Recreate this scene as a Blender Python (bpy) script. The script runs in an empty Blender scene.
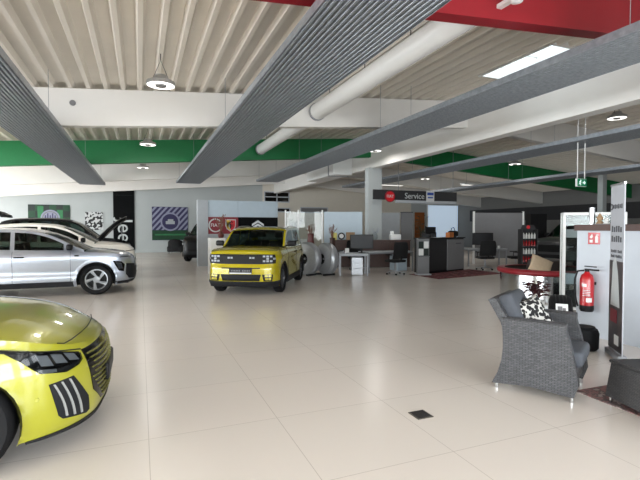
import bpy, bmesh, math, random
from mathutils import Vector, Matrix
random.seed(7)
PI = math.pi
scn = bpy.context.scene
COL = scn.collection

# ------------------------------------------------------------------ camera, world, daylight, exposure
cam_d = bpy.data.cameras.new('camera')
cam_d.sensor_width = 36.0
cam_d.lens = 444.0 / 640.0 * 36.0
cam_d.clip_start = 0.05
cam_d.clip_end = 200
cam = bpy.data.objects.new('camera', cam_d)
COL.objects.link(cam)
cam.location = (0, 0, 1.57)
cam.rotation_euler = (math.radians(90 - 1.55), 0, math.radians(-22.07))
scn.camera = cam

world = bpy.data.worlds.new('sky')
scn.world = world
world.use_nodes = True
bg = world.node_tree.nodes['Background']
bg.inputs[0].default_value = (0.86, 0.93, 1.0, 1)
bg.inputs[1].default_value = 5.5

def window_light(name, loc, rot, sx, sy, power, col=(0.93, 0.97, 1.0)):
    ld = bpy.data.lights.new(name, 'AREA')
    ld.shape = 'RECTANGLE'; ld.size = sx; ld.size_y = sy
    ld.energy = power; ld.color = col
    o = bpy.data.objects.new(name, ld)
    COL.objects.link(o)
    o.location = loc; o.rotation_euler = rot
    return o
# daylight through the glazed front behind the photographer and the glazed left side
for wx in (-10.2, -7.3, -4.4, -1.5, 1.4, 4.3, 7.0):
    window_light('daylight_front', (wx, -4.75, 1.75), (PI / 2, 0, 0), 1.9, 2.9, 250)
window_light('daylight_left', (-11.75, 4.0, 1.75), (0, -PI / 2, 0), 3.0, 16.0, 1500)
window_light('daylight_left_rear', (-11.75, 20.5, 1.75), (0, -PI / 2, 0), 3.0, 17.0, 2100)

vs = scn.view_settings
vs.view_transform = 'Standard'
vs.look = 'None'
vs.gamma = 1.0
vs.use_curve_mapping = False
vs.exposure = -0.15

# ------------------------------------------------------------------ materials
def srgb(r, g, b):
    f = lambda c: c / 12.92 if c <= 0.04045 else ((c + 0.055) / 1.055) ** 2.4
    return (f(r / 255.0), f(g / 255.0), f(b / 255.0), 1.0)

def mat(name, col, rough=0.5, metal=0.0, coat=0.0, spec=0.5, noise=0.05, nscale=6.0, bump=0.0, bscale=60.0):
    m = bpy.data.materials.new(name)
    m.use_nodes = True
    nt = m.node_tree
    b = nt.nodes['Principled BSDF']
    b.inputs['Roughness'].default_value = rough
    b.inputs['Metallic'].default_value = metal
    b.inputs['Coat Weight'].default_value = coat
    b.inputs['Coat Roughness'].default_value = 0.04
    b.inputs['Specular IOR Level'].default_value = spec
    c = srgb(*col)
    tc = nt.nodes.new('ShaderNodeTexCoord')
    if noise > 0:
        n = nt.nodes.new('ShaderNodeTexNoise')
        n.inputs['Scale'].default_value = nscale
        n.inputs['Detail'].default_value = 3
        nt.links.new(tc.outputs['Object'], n.inputs['Vector'])
        r = nt.nodes.new('ShaderNodeValToRGB')
        r.color_ramp.elements[0].position = 0.3
        r.color_ramp.elements[1].position = 0.7
        r.color_ramp.elements[0].color = (c[0] * (1 - noise), c[1] * (1 - noise), c[2] * (1 - noise), 1)
        r.color_ramp.elements[1].color = (min(1, c[0] * (1 + noise)), min(1, c[1] * (1 + noise)), min(1, c[2] * (1 + noise)), 1)
        nt.links.new(n.outputs['Fac'], r.inputs['Fac'])
        nt.links.new(r.outputs['Color'], b.inputs['Base Color'])
    else:
        b.inputs['Base Color'].default_value = c
    if bump > 0:
        n2 = nt.nodes.new('ShaderNodeTexNoise')
        n2.inputs['Scale'].default_value = bscale
        nt.links.new(tc.outputs['Object'], n2.inputs['Vector'])
        bp = nt.nodes.new('ShaderNodeBump')
        bp.inputs['Strength'].default_value = bump
        bp.inputs['Distance'].default_value = 0.01
        nt.links.new(n2.outputs['Fac'], bp.inputs['Height'])
        nt.links.new(bp.outputs['Normal'], b.inputs['Normal'])
    return m

def glass_mat(name, tint, trans=0.8, rough=0.02):
    """thin pane: clear (tinted) transmission mixed with a mirror-like reflection by Fresnel"""
    m = bpy.data.materials.new(name)
    m.use_nodes = True
    nt = m.node_tree
    for n in list(nt.nodes):
        nt.nodes.remove(n)
    out = nt.nodes.new('ShaderNodeOutputMaterial')
    tr = nt.nodes.new('ShaderNodeBsdfTransparent')
    t = srgb(*tint)
    tr.inputs[0].default_value = (t[0] * trans, t[1] * trans, t[2] * trans, 1)
    gl = nt.nodes.new('ShaderNodeBsdfGlossy')
    gl.inputs['Roughness'].default_value = rough
    lw = nt.nodes.new('ShaderNodeLayerWeight')
    lw.inputs['Blend'].default_value = 0.5
    pw = nt.nodes.new('ShaderNodeMath'); pw.operation = 'POWER'
    pw.inputs[1].default_value = 5.0
    nt.links.new(lw.outputs['Facing'], pw.inputs[0])
    fr = nt.nodes.new('ShaderNodeMapRange')
    fr.inputs['To Min'].default_value = 0.022
    fr.inputs['To Max'].default_value = 0.9
    nt.links.new(pw.outputs[0], fr.inputs['Value'])
    mx = nt.nodes.new('ShaderNodeMixShader')
    nt.links.new(fr.outputs[0], mx.inputs[0])
    nt.links.new(tr.outputs[0], mx.inputs[1])
    nt.links.new(gl.outputs[0], mx.inputs[2])
    nt.links.new(mx.outputs[0], out.inputs[0])
    return m

def emit_mat(name, col, strength):
    m = bpy.data.materials.new(name)
    m.use_nodes = True
    b = m.node_tree.nodes['Principled BSDF']
    b.inputs['Base Color'].default_value = srgb(*col)
    b.inputs['Emission Color'].default_value = srgb(*col)
    b.inputs['Emission Strength'].default_value = strength
    return m

def floor_mat():
    m = mat('glossy_cream_tile', (214, 206, 198), rough=0.2, noise=0.0, spec=0.5)
    nt = m.node_tree
    b = nt.nodes['Principled BSDF']
    tc = nt.nodes.new('ShaderNodeTexCoord')
    mp = nt.nodes.new('ShaderNodeMapping')
    mp.inputs['Location'].default_value = (-0.045, -0.5, 0)
    br = nt.nodes.new('ShaderNodeTexBrick')
    br.offset = 0.0
    br.inputs['Scale'].default_value = 1.0
    br.inputs['Brick Width'].default_value = 0.99
    br.inputs['Row Height'].default_value = 1.0
    br.inputs['Mortar Size'].default_value = 0.0028
    br.inputs['Mortar Smooth'].default_value = 0.3
    br.inputs['Bias'].default_value = 0.0
    br.inputs['Color1'].default_value = srgb(226, 217, 209)
    br.inputs['Color2'].default_value = srgb(224, 216, 208)
    br.inputs['Mortar'].default_value = srgb(190, 180, 171)
    nz = nt.nodes.new('ShaderNodeTexNoise')
    nz.inputs['Scale'].default_value = 0.8
    nz.inputs['Detail'].default_value = 4
    rr = nt.nodes.new('ShaderNodeMapRange')
    rr.inputs['To Min'].default_value = 0.17
    rr.inputs['To Max'].default_value = 0.30
    nt.links.new(tc.outputs['Object'], mp.inputs['Vector'])
    nt.links.new(mp.outputs['Vector'], br.inputs['Vector'])
    nt.links.new(br.outputs['Color'], b.inputs['Base Color'])
    nt.links.new(tc.outputs['Object'], nz.inputs['Vector'])
    nt.links.new(nz.outputs['Fac'], rr.inputs['Value'])
    nt.links.new(rr.outputs['Result'], b.inputs['Roughness'])
    return m

def weave_mat(name, c1, c2):
    """woven flat rattan: horizontal strands over vertical ribs"""
    m = mat(name, c1, rough=0.55, noise=0.0)
    nt = m.node_tree
    b = nt.nodes['Principled BSDF']
    tc = nt.nodes.new('ShaderNodeTexCoord')
    br = nt.nodes.new('ShaderNodeTexBrick')
    br.inputs['Scale'].default_value = 1.0
    br.inputs['Brick Width'].default_value = 0.05
    br.inputs['Row Height'].default_value = 0.012
    br.inputs['Mortar Size'].default_value = 0.0022
    br.inputs['Color1'].default_value = srgb(*c1)
    br.inputs['Color2'].default_value = srgb(*c2)
    br.inputs['Mortar'].default_value = srgb(c1[0] * .3, c1[1] * .3, c1[2] * .3)
    nt.links.new(tc.outputs['UV'], br.inputs['Vector'])
    nz = nt.nodes.new('ShaderNodeTexNoise')
    nz.inputs['Scale'].default_value = 40
    nt.links.new(tc.outputs['Object'], nz.inputs['Vector'])
    mx = nt.nodes.new('ShaderNodeMix')
    mx.data_type = 'RGBA'; mx.blend_type = 'MULTIPLY'
    mx.inputs[0].default_value = 0.5
    nt.links.new(br.outputs['Color'], mx.inputs[6])
    nt.links.new(nz.outputs['Fac'], mx.inputs[7])
    nt.links.new(mx.outputs[2], b.inputs['Base Color'])
    bp = nt.nodes.new('ShaderNodeBump')
    bp.inputs['Strength'].default_value = 0.7
    bp.inputs['Distance'].default_value = 0.006
    nt.links.new(br.outputs['Fac'], bp.inputs['Height'])
    bp.invert = True
    nt.links.new(bp.outputs['Normal'], b.inputs['Normal'])
    return m

def ramp_pattern(name, kind, stops, scale, rough=0.7, coords='Object', constant=True, detail=2.0):
    m = mat(name, (128, 128, 128), rough=rough, noise=0.0)
    nt = m.node_tree
    b = nt.nodes['Principled BSDF']
    tc = nt.nodes.new('ShaderNodeTexCoord')
    if kind == 'voronoi':
        t = nt.nodes.new('ShaderNodeTexVoronoi'); o = t.outputs['Distance']
    elif kind == 'wave':
        t = nt.nodes.new('ShaderNodeTexWave'); o = t.outputs['Fac']
        t.bands_direction = 'DIAGONAL'
    elif kind == 'checker':
        t = nt.nodes.new('ShaderNodeTexChecker'); o = t.outputs['Fac']
    else:
        t = nt.nodes.new('ShaderNodeTexNoise'); o = t.outputs['Fac']
        t.inputs['Detail'].default_value = detail
    t.inputs['Scale'].default_value = scale
    nt.links.new(tc.outputs[coords], t.inputs['Vector'])
    r = nt.nodes.new('ShaderNodeValToRGB')
    if constant:
        r.color_ramp.interpolation = 'CONSTANT'
    els = r.color_ramp.elements
    els[0].position = stops[0][0]; els[0].color = srgb(*stops[0][1])
    els[1].position = stops[1][0]; els[1].color = srgb(*stops[1][1])
    for p, c in stops[2:]:
        e = els.new(p); e.color = srgb(*c)
    nt.links.new(o, r.inputs['Fac'])
    nt.links.new(r.outputs['Color'], b.inputs['Base Color'])
    return m

M = {}
M['floor'] = floor_mat()
M['wall'] = mat('white_wall_paint', (176, 181, 181), rough=0.85, noise=0.02, nscale=1.5)
M['wall_beige'] = mat('warm_white_lit_wall', (216, 210, 198), rough=0.85, noise=0.02)  # warm wall colour, lightened to stand for the stronger light there
M['wall_dim'] = mat('dim_light_wall_paint', (112, 112, 110), rough=0.8, noise=0.03)  # grey carries the dim light on the right wall
M['deck'] = mat('white_trapezoidal_sheet', (228, 221, 210), rough=0.5, noise=0.03, nscale=2)
M['beam'] = mat('white_beam_paint', (222, 220, 216), rough=0.55, noise=0.015, nscale=2)
M['beam_green'] = mat('green_beam_paint', (0, 112, 58), rough=0.5, noise=0.03)
M['beam_red'] = mat('red_beam_paint', (142, 5, 26), rough=0.5, noise=0.03)
M['panel_steel'] = mat('radiant_panel_steel', (134, 139, 145), rough=0.38, metal=0.55, noise=0.18, nscale=14)
M['white'] = mat('white_lacquer', (228, 228, 226), rough=0.4, noise=0.01)
M['white_matt'] = mat('white_laminate', (184, 189, 196), rough=0.6, noise=0.02)
M['black'] = mat('black_plastic', (13, 13, 15), rough=0.5, spec=0.25, noise=0.1)
M['black_gloss'] = mat('gloss_black', (7, 7, 8), rough=0.15, noise=0.0, coat=0.2, spec=0.35)
M['rubber'] = mat('tyre_rubber', (17, 17, 19), rough=0.75, spec=0.25, noise=0.1)
M['chrome'] = mat('chrome', (210, 212, 214), rough=0.12, metal=1.0, noise=0.0)
M['steel'] = mat('brushed_steel', (164, 166, 170), rough=0.38, metal=0.5, noise=0.06, nscale=20)
M['alu'] = mat('silver_aluminium', (186, 188, 190), rough=0.3, metal=0.8, noise=0.02)
M['rim_dark'] = mat('dark_alloy', (92, 94, 98), rough=0.35, metal=0.7, noise=0.0)
M['rim_silver'] = mat('silver_alloy', (150, 152, 156), rough=0.3, metal=0.75, noise=0.0)
M['grey_metal'] = mat('grey_powder_coat', (140, 142, 146), rough=0.45, metal=0.2, noise=0.03)
M['dark_metal'] = mat('dark_wire', (50, 50, 52), rough=0.5, metal=0.5, noise=0.05)
M['paint_lime'] = mat('lime_yellow_car_paint', (160, 158, 34), rough=0.28, coat=1.0, noise=0.0, metal=0.1)
M['paint_yellow'] = mat('yellow_car_paint', (174, 160, 12), rough=0.25, coat=1.0, noise=0.0, metal=0.1)
M['paint_silver'] = mat('silver_car_paint', (168, 175, 187), rough=0.28, metal=0.75, coat=1.0, noise=0.0)
M['paint_white'] = mat('pearl_white_car_paint', (242, 236, 226), rough=0.35, coat=0.6, noise=0.0)
M['paint_black'] = mat('black_car_paint', (6, 6, 8), rough=0.42, coat=0.0, spec=0.2, noise=0.0)
M['paint_grey'] = mat('graphite_car_paint', (74, 74, 76), rough=0.3, metal=0.4, coat=1.0, noise=0.0)
M['trim'] = mat('unpainted_bumper_plastic', (28, 29, 32), rough=0.65, spec=0.25, noise=0.08, nscale=30)
M['seam'] = mat('panel_gap_shadow_seal', (20, 20, 18), rough=0.8, noise=0.0)
M['car_glass'] = glass_mat('tinted_car_glass', (170, 190, 182), 0.55)
M['clear_glass'] = glass_mat('clear_glass', (244, 247, 246), 0.95)
M['lens'] = glass_mat('headlamp_lens', (210, 215, 220), 0.55)
M['lamp_chrome'] = mat('lamp_reflector', (136, 140, 146), rough=0.4, metal=0.2, noise=0.0)
M['drl'] = mat('daytime_light_strip', (168, 170, 168), rough=0.25, metal=0.3, noise=0.0)
M['interior'] = mat('car_interior_fabric', (34, 35, 38), rough=0.8, noise=0.1)
M['plate'] = mat('white_number_plate', (205, 206, 206), rough=0.5, noise=0.02)
M['dark_grey'] = mat('anthracite_laminate', (48, 48, 50), rough=0.55, spec=0.3, noise=0.04)
M['mid_grey'] = mat('mid_grey_laminate', (116, 116, 118), rough=0.5, noise=0.03)
M['light_grey'] = mat('light_grey_board', (168, 172, 176), rough=0.6, noise=0.03)
M['pale_blue'] = mat('pale_blue_grey_board', (176, 190, 200), rough=0.5, noise=0.02)
M['logo_red'] = mat('dark_red_sign', (128, 26, 40), rough=0.5, noise=0.03)
M['logo_bright'] = mat('signal_red_sign', (206, 22, 34), rough=0.45, noise=0.02)
M['logo_black'] = mat('black_sign', (8, 9, 11), rough=0.8, spec=0.15, noise=0.02)
M['brown'] = mat('dark_brown_wood', (66, 40, 32), rough=0.5, noise=0.15, nscale=8)
M['door_wood'] = mat('orange_brown_wood', (150, 84, 34), rough=0.5, noise=0.12, nscale=6)
M['fabric_black'] = mat('black_office_fabric', (15, 15, 17), rough=0.9, noise=0.15, nscale=40)
M['cushion_grey'] = mat('grey_outdoor_cushion', (72, 75, 81), rough=0.9, noise=0.05, nscale=30, bump=0.2, bscale=200)
M['weave'] = weave_mat('grey_wicker_weave', (104, 104, 107), (80, 80, 84))
M['weave_dark'] = weave_mat('dark_wicker_weave', (84, 82, 82), (66, 64, 66))
M['beige'] = mat('beige_cushion_fabric', (186, 164, 138), rough=0.9, noise=0.06, nscale=20)
M['seat_brown'] = mat('dark_brown_leather', (40, 30, 27), rough=0.45, noise=0.12, nscale=12)
M['rim_red'] = mat('dark_red_padded_rim', (132, 18, 30), rough=0.4, noise=0.05)
M['ext_red'] = mat('extinguisher_red', (170, 10, 22), rough=0.3, coat=0.5, noise=0.02)
M['dots'] = ramp_pattern('black_dot_print', 'voronoi', [(0.0, (18, 18, 20)), (0.58, (186, 184, 180))], 28.0, rough=0.9)
M['rug'] = ramp_pattern('red_brown_rug', 'noise', [(0.0, (96, 80, 78)), (0.42, (138, 100, 96)), (0.5, (104, 88, 86)), (0.58, (158, 142, 136))], 9.0, rough=0.95, detail=4)
M['rug2'] = ramp_pattern('red_patterned_office_rug', 'noise', [(0.0, (70, 30, 34)), (0.45, (126, 62, 66)), (0.55, (96, 50, 54)), (0.62, (150, 110, 108))], 5.0, rough=0.95, detail=4)
M['leaf'] = mat('dark_green_leaf', (36, 54, 34), rough=0.5, noise=0.3, nscale=12)
M['leaf_red'] = mat('dark_red_leaf', (62, 22, 26), rough=0.5, noise=0.3, nscale=12)
M['twig'] = mat('dry_red_brown_twig', (112, 74, 58), rough=0.8, noise=0.3, nscale=12)
M['vase_red'] = mat('dark_red_vase', (96, 48, 46), rough=0.4, noise=0.1)
M['paper'] = mat('white_paper', (222, 222, 220), rough=0.8, noise=0.02)
M['screen'] = mat('black_screen', (14, 16, 22), rough=0.5, noise=0.0)
M['orange'] = mat('orange_cardboard', (176, 104, 54), rough=0.7, noise=0.08)
M['tan'] = mat('tan_cardboard', (150, 122, 92), rough=0.7, noise=0.08)
M['yellow_box'] = mat('pale_yellow_box', (206, 196, 110), rough=0.6, noise=0.04)
M['sign_green'] = emit_mat('lit_exit_sign_green', (16, 120, 84), 0.35)
M['sign_white'] = emit_mat('lit_exit_sign_white', (225, 240, 235), 0.7)
M['lamp_on'] = emit_mat('lamp_led_ring', (255, 252, 245), 3.0)
M['violet'] = mat('violet_print', (46, 42, 82), rough=0.6, noise=0.05)
M['lilac'] = mat('pale_lilac_print', (140, 142, 164), rough=0.6, noise=0.03)
M['print_green'] = mat('dark_green_print', (14, 62, 36), rough=0.6, noise=0.15, nscale=5)
M['print_green_light'] = mat('mid_green_print', (40, 112, 68), rough=0.6, noise=0.12, nscale=5)
M['print_dark'] = mat('blackish_green_print', (20, 34, 30), rough=0.6, noise=0.1)
M['blotch'] = ramp_pattern('black_white_blotch_print', 'noise', [(0.0, (26, 26, 28)), (0.5, (196, 198, 198))], 7.0, rough=0.7, detail=1)
M['gold'] = mat('gold_yellow_print', (206, 170, 50), rough=0.5, noise=0.04)
M['gold_dim'] = mat('dim_olive_grille_bar', (120, 118, 50), rough=0.4, metal=0.3, noise=0.0)
M['letter_grey'] = mat('light_grey_lettering', (188, 192, 192), rough=0.5, noise=0.0)
M['letter_dark'] = mat('dark_grey_lettering', (70, 70, 74), rough=0.5, noise=0.0)
M['blue'] = mat('blue_print', (40, 72, 150), rough=0.5, noise=0.02)
M['banner_grey'] = mat('silver_grey_banner', (176, 178, 184), rough=0.6, noise=0.03)
M['banner_dark'] = ramp_pattern('dark_banner_photo', 'noise', [(0.0, (40, 40, 44)), (0.5, (64, 60, 62)), (0.62, (96, 84, 84))], 2.2, rough=0.5, constant=False)
M['frosted'] = mat('frosted_glazing', (216, 226, 236), rough=0.3, noise=0.0)
M['grate'] = mat('dark_floor_grate', (84, 78, 70), rough=0.6, noise=0.2, nscale=60)
M['liquid_red'] = mat('red_bottle', (150, 26, 30), rough=0.25, noise=0.05)
M['liquid_white'] = mat('white_bottle', (206, 206, 202), rough=0.35, noise=0.03)

# ------------------------------------------------------------------ mesh helpers
class MB:
    """collects shapes; build() links them as one mesh object"""
    def __init__(s):
        s.v = []; s.f = []; s.uv = {}
    def add(s, vs, fs, mx=None, uvs=None):
        n = len(s.v)
        for p in vs:
            p = Vector(p)
            s.v.append(mx @ p if mx else p)
        for i, f in enumerate(fs):
            s.f.append([k + n for k in f])
            if uvs:
                s.uv[len(s.f) - 1] = [uvs[k] for k in f]
        return s
    def box(s, c, d, rz=0.0, mx=None):
        x, y, z = d[0] / 2, d[1] / 2, d[2] / 2
        vs = [(-x, -y, -z), (x, -y, -z), (x, y, -z), (-x, y, -z), (-x, -y, z), (x, -y, z), (x, y, z), (-x, y, z)]
        m = Matrix.Translation(c) @ Matrix.Rotation(rz, 4, 'Z')
        if mx: m = m @ mx
        return s.add(vs, [(0, 3, 2, 1), (4, 5, 6, 7), (0, 1, 5, 4), (1, 2, 6, 5), (2, 3, 7, 6), (3, 0, 4, 7)], m)
    def rbox(s, c, d, r=0.02, rz=0.0, mx=None, seg=3):
        bm = bmesh.new()
        bmesh.ops.create_cube(bm, size=1)
        bmesh.ops.scale(bm, vec=d, verts=bm.verts)
        bmesh.ops.bevel(bm, geom=bm.edges[:], offset=r, segments=seg, affect='EDGES', profile=0.5)
        m = Matrix.Translation(c) @ Matrix.Rotation(rz, 4, 'Z')
        if mx: m = m @ mx
        bm.verts.index_update()
        s.add([v.co.copy() for v in bm.verts], [[v.index for v in f.verts] for f in bm.faces], m)
        bm.free()
        return s
    def tube(s, pts, r, seg=8, cap=True):
        pts = [Vector(p) for p in pts]
        rs = r if isinstance(r, (list, tuple)) else [r] * len(pts)
        rings = []
        prev = None
        for i, p in enumerate(pts):
            if i == 0: t = pts[1] - pts[0]
            elif i == len(pts) - 1: t = pts[-1] - pts[-2]
            else: t = (pts[i + 1] - pts[i]).normalized() + (pts[i] - pts[i - 1]).normalized()
            t.normalize()
            if prev is None:
                a = Vector((0, 0, 1)) if abs(t.z) < 0.9 else Vector((1, 0, 0))
                u = t.cross(a).normalized()
            else:
                u = (prev - t * prev.dot(t)).normalized()
            prev = u
            w = t.cross(u)
            rings.append([p + (u * math.cos(2 * PI * k / seg) + w * math.sin(2 * PI * k / seg)) * rs[i] for k in range(seg)])
        vs = [q for rg in rings for q in rg]
        fs = []
        for i in range(len(rings) - 1):
            for k in range(seg):
                a, b = i * seg + k, i * seg + (k + 1) % seg
                fs.append((a, b, b + seg, a + seg))
        if cap:
            fs.append(list(range(seg))[::-1])
            fs.append([(len(rings) - 1) * seg + k for k in range(seg)])
        return s.add(vs, fs)
    def lathe(s, prof, seg=24, mx=None, cap=True):
        """prof: list of (radius, z) turned about z"""
        vs = []; fs = []
        for r, z in prof:
            for k in range(seg):
                a = 2 * PI * k / seg
                vs.append((r * math.cos(a), r * math.sin(a), z))
        for i in range(len(prof) - 1):
            for k in range(seg):
                a, b = i * seg + k, i * seg + (k + 1) % seg
                fs.append((a, b, b + seg, a + seg))
        if cap:
            if prof[0][0] > 1e-4: fs.append(list(range(seg))[::-1])
            if prof[-1][0] > 1e-4: fs.append([(len(prof) - 1) * seg + k for k in range(seg)])
        return s.add(vs, fs, mx)
    def prism(s, poly, h0, h1, mx=None):
        """poly in local xy, extruded along z from h0 to h1"""
        n = len(poly)
        vs = [(p[0], p[1], h0) for p in poly] + [(p[0], p[1], h1) for p in poly]
        fs = [list(range(n))[::-1], [n + k for k in range(n)]]
        for k in range(n):
            fs.append((k, (k + 1) % n, n + (k + 1) % n, n + k))
        return s.add(vs, fs, mx)
    def grid(s, rows, uv=None):
        nr, nc = len(rows), len(rows[0])
        vs = [p for r in rows for p in r]
        fs = [(i * nc + j, i * nc + j + 1, (i + 1) * nc + j + 1, (i + 1) * nc + j) for i in range(nr - 1) for j in range(nc - 1)]
        uvs = [q for r in uv for q in r] if uv else None
        return s.add(vs, fs, None, uvs)
    def build(s, name, m, parent=None, smooth=False, fix=True, loc=None, rot=None, angle=40, boxuv=False):
        me = bpy.data.meshes.new(name)
        me.from_pydata([tuple(v) for v in s.v], [], s.f)
        if s.uv:
            ul = me.uv_layers.new(name='uv')
            for p in me.polygons:
                if p.index in s.uv:
                    for li, q in zip(p.loop_indices, s.uv[p.index]):
                        ul.data[li].uv = q
        me.update()
        if fix:
            bm = bmesh.new(); bm.from_mesh(me)
            bmesh.ops.recalc_face_normals(bm, faces=bm.faces[:])
            bm.to_mesh(me); bm.free()
        if boxuv:
            ul = me.uv_layers.new(name='uv')
            for p in me.polygons:
                n = p.normal
                for li in p.loop_indices:
                    c = me.vertices[me.loops[li].vertex_index].co
                    if abs(n.z) > 0.75: ul.data[li].uv = (c.x, c.y)
                    elif abs(n.x) > abs(n.y): ul.data[li].uv = (c.y, c.z)
                    else: ul.data[li].uv = (c.x, c.z)
        me.materials.append(m)
        if smooth:
            for p in me.polygons: p.use_smooth = True
            try: me.set_sharp_from_angle(angle=math.radians(angle))
            except Exception: pass
        o = bpy.data.objects.new(name, me)
        COL.objects.link(o)
        if parent: o.parent = parent
        if loc: o.location = loc
        if rot: o.rotation_euler = rot
        return o

def tag(o, label, cat, group=None, kind=None):
    o['label'] = label; o['category'] = cat
    if group: o['group'] = group
    if kind: o['kind'] = kind
    return o
def thing(name, label, cat, loc=(0, 0, 0), rz=0.0, group=None):
    o = bpy.data.objects.new(name, None)
    o.empty_display_size = 0.1
    COL.objects.link(o)
    o.location = loc; o.rotation_euler = (0, 0, rz)
    return tag(o, label, cat, group)
def struct(o, label=None):
    o['kind'] = 'structure'
    if label: o['label'] = label
    return o
def dup(root, loc, rz, label, group=None):
    kids = [c for c in bpy.data.objects if c.parent == root]
    r = root.copy(); COL.objects.link(r)
    r.location = loc; r.rotation_euler = (0, 0, rz); r['label'] = label
    if group: r['group'] = group
    for ch in kids:
        c = ch.copy(); COL.objects.link(c); c.parent = r
        for g in [q for q in bpy.data.objects if q.parent == ch]:
            d = g.copy(); COL.objects.link(d); d.parent = c
    return r
def text(name, s, size, ext, m, parent=None, mx=None, align='CENTER'):
    cu = bpy.data.curves.new(name, 'FONT')
    cu.body = s; cu.size = size; cu.extrude = ext
    cu.align_x = align; cu.align_y = 'CENTER'
    cu.resolution_u = 3
    t = bpy.data.objects.new(name, cu)
    COL.objects.link(t)
    dg = bpy.context.evaluated_depsgraph_get()
    me = bpy.data.meshes.new_from_object(t.evaluated_get(dg))
    bpy.data.objects.remove(t)
    me.materials.clear(); me.materials.append(m)
    if mx: me.transform(mx)
    o = bpy.data.objects.new(name, me)
    COL.objects.link(o)
    if parent: o.parent = parent
    return o
def crv(tab, x):
    """monotone cubic interpolation of a table of (x, value)"""
    t = sorted(tab)
    if x <= t[0][0]: return t[0][1]
    if x >= t[-1][0]: return t[-1][1]
    n = len(t)
    d = [(t[i + 1][1] - t[i][1]) / (t[i + 1][0] - t[i][0]) for i in range(n - 1)]
    mm = [d[0]] + [0 if d[i - 1] * d[i] <= 0 else 2 * d[i - 1] * d[i] / (d[i - 1] + d[i]) for i in range(1, n - 1)] + [d[-1]]
    for i in range(n - 1):
        if t[i][0] <= x <= t[i + 1][0]:
            h = t[i + 1][0] - t[i][0]; u = (x - t[i][0]) / h
            return ((2 * u ** 3 - 3 * u ** 2 + 1) * t[i][1] + (u ** 3 - 2 * u ** 2 + u) * h * mm[i]
                    + (-2 * u ** 3 + 3 * u ** 2) * t[i + 1][1] + (u ** 3 - u ** 2) * h * mm[i + 1])
def lin(a, b, t): return a + (b - a) * t
XZ = Matrix.Rotation(PI / 2, 4, 'X')        # local xy -> world xz, facing -Y

# ------------------------------------------------------------------ the hall
X0, X1, Y0, Y1 = -12.0, 25.0, -5.0, 30.5
RIDGE = 9.0
def roof(x):
    return 4.53 + 0.08 * x if x <= RIDGE else 4.53 + 0.08 * RIDGE - 0.08 * (x - RIDGE)

struct(MB().box(((X0 + X1) / 2, (Y0 + Y1) / 2, -0.05), (X1 - X0, Y1 - Y0, 0.1)).build('floor', M['floor']))

# trapezoidal roof sheet, with a hole for the rooflight
def deck_profile(xa, xb):
    pts = []
    p = 0.33
    k0 = int(math.floor(xa / p)) - 1
    for k in range(k0, int(xb / p) + 2):
        for dx, h in ((0.0, 0.0), (0.07, 0.0), (0.11, 0.10), (0.29, 0.10)):
            x = k * p + dx
            if xa <= x <= xb: pts.append((x, h))
    return [(xa, 0.0)] + pts + [(xb, 0.0)]
def deck_strip(mb, xa, xb, ya, yb):
    pr = deck_profile(xa, xb)
    mb.grid([[(x, y, roof(x) + h) for x, h in pr] for y in (ya, yb)])
    mb.grid([[(x, y, roof(x) + 0.2) for x in (xa, xb)] for y in (ya, yb)])
dk = MB()
SX0, SX1, SY0, SY1 = 7.42, 8.14, 6.42, 8.32
deck_strip(dk, X0, SX0, Y0, Y1)
deck_strip(dk, SX0, SX1, Y0, SY0)
deck_strip(dk, SX0, SX1, SY1, Y1)
deck_strip(dk, SX1, RIDGE, Y0, Y1)
deck_strip(dk, RIDGE, X1, Y0, Y1)
struct(dk.build('ceiling', M['deck'], fix=False))
# rooflight: curb and clear pane
rl = MB()
zc_ = roof(7.78)
for x in (SX0 - 0.015, SX1 + 0.015):
    rl.box((x, (SY0 + SY1) / 2, roof(x) + 0.13), (0.03, SY1 - SY0 + 0.06, 0.3))
for y in (SY0 - 0.015, SY1 + 0.015):
    rl.box(((SX0 + SX1) / 2, y, zc_ + 0.13), (SX1 - SX0, 0.03, 0.3))
rl.box(((SX0 + SX1) / 2, (SY0 + SY1) / 2, zc_ + 0.18), (SX1 - SX0, 0.03, 0.03))
w = struct(rl.build('window_3', M['white']))
MB().box(((SX0 + SX1) / 2, (SY0 + SY1) / 2, zc_ + 0.24), (SX1 - SX0, SY1 - SY0, 0.01)).build('pane', M['clear_glass'], w)

# walls
def wall_x(mb, x, ya, yb, za, zb, th=0.2):
    mb.box((x, (ya + yb) / 2, (za + zb) / 2), (th, yb - ya, zb - za))
def slope_wall(mb, y, th, za):
    """a wall along x whose top follows the roof"""
    xs = [X0, RIDGE, X1]
    poly = [(X0, za), (X1, za), (X1, roof(X1) + 0.16), (RIDGE, roof(RIDGE) + 0.16), (X0, roof(X0) + 0.16)]
    mb.prism(poly, -th / 2, th / 2, Matrix.Translation((0, y, 0)) @ XZ)
mb = MB(); slope_wall(mb, Y1 + 0.1, 0.2, 0)
struct(mb.build('wall_back', M['wall']))
mb = MB(); wall_x(mb, X1 + 0.1, Y0, Y1, 0, roof(X1) + 0.16)
struct(mb.build('wall_right', M['wall_dim']))
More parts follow.
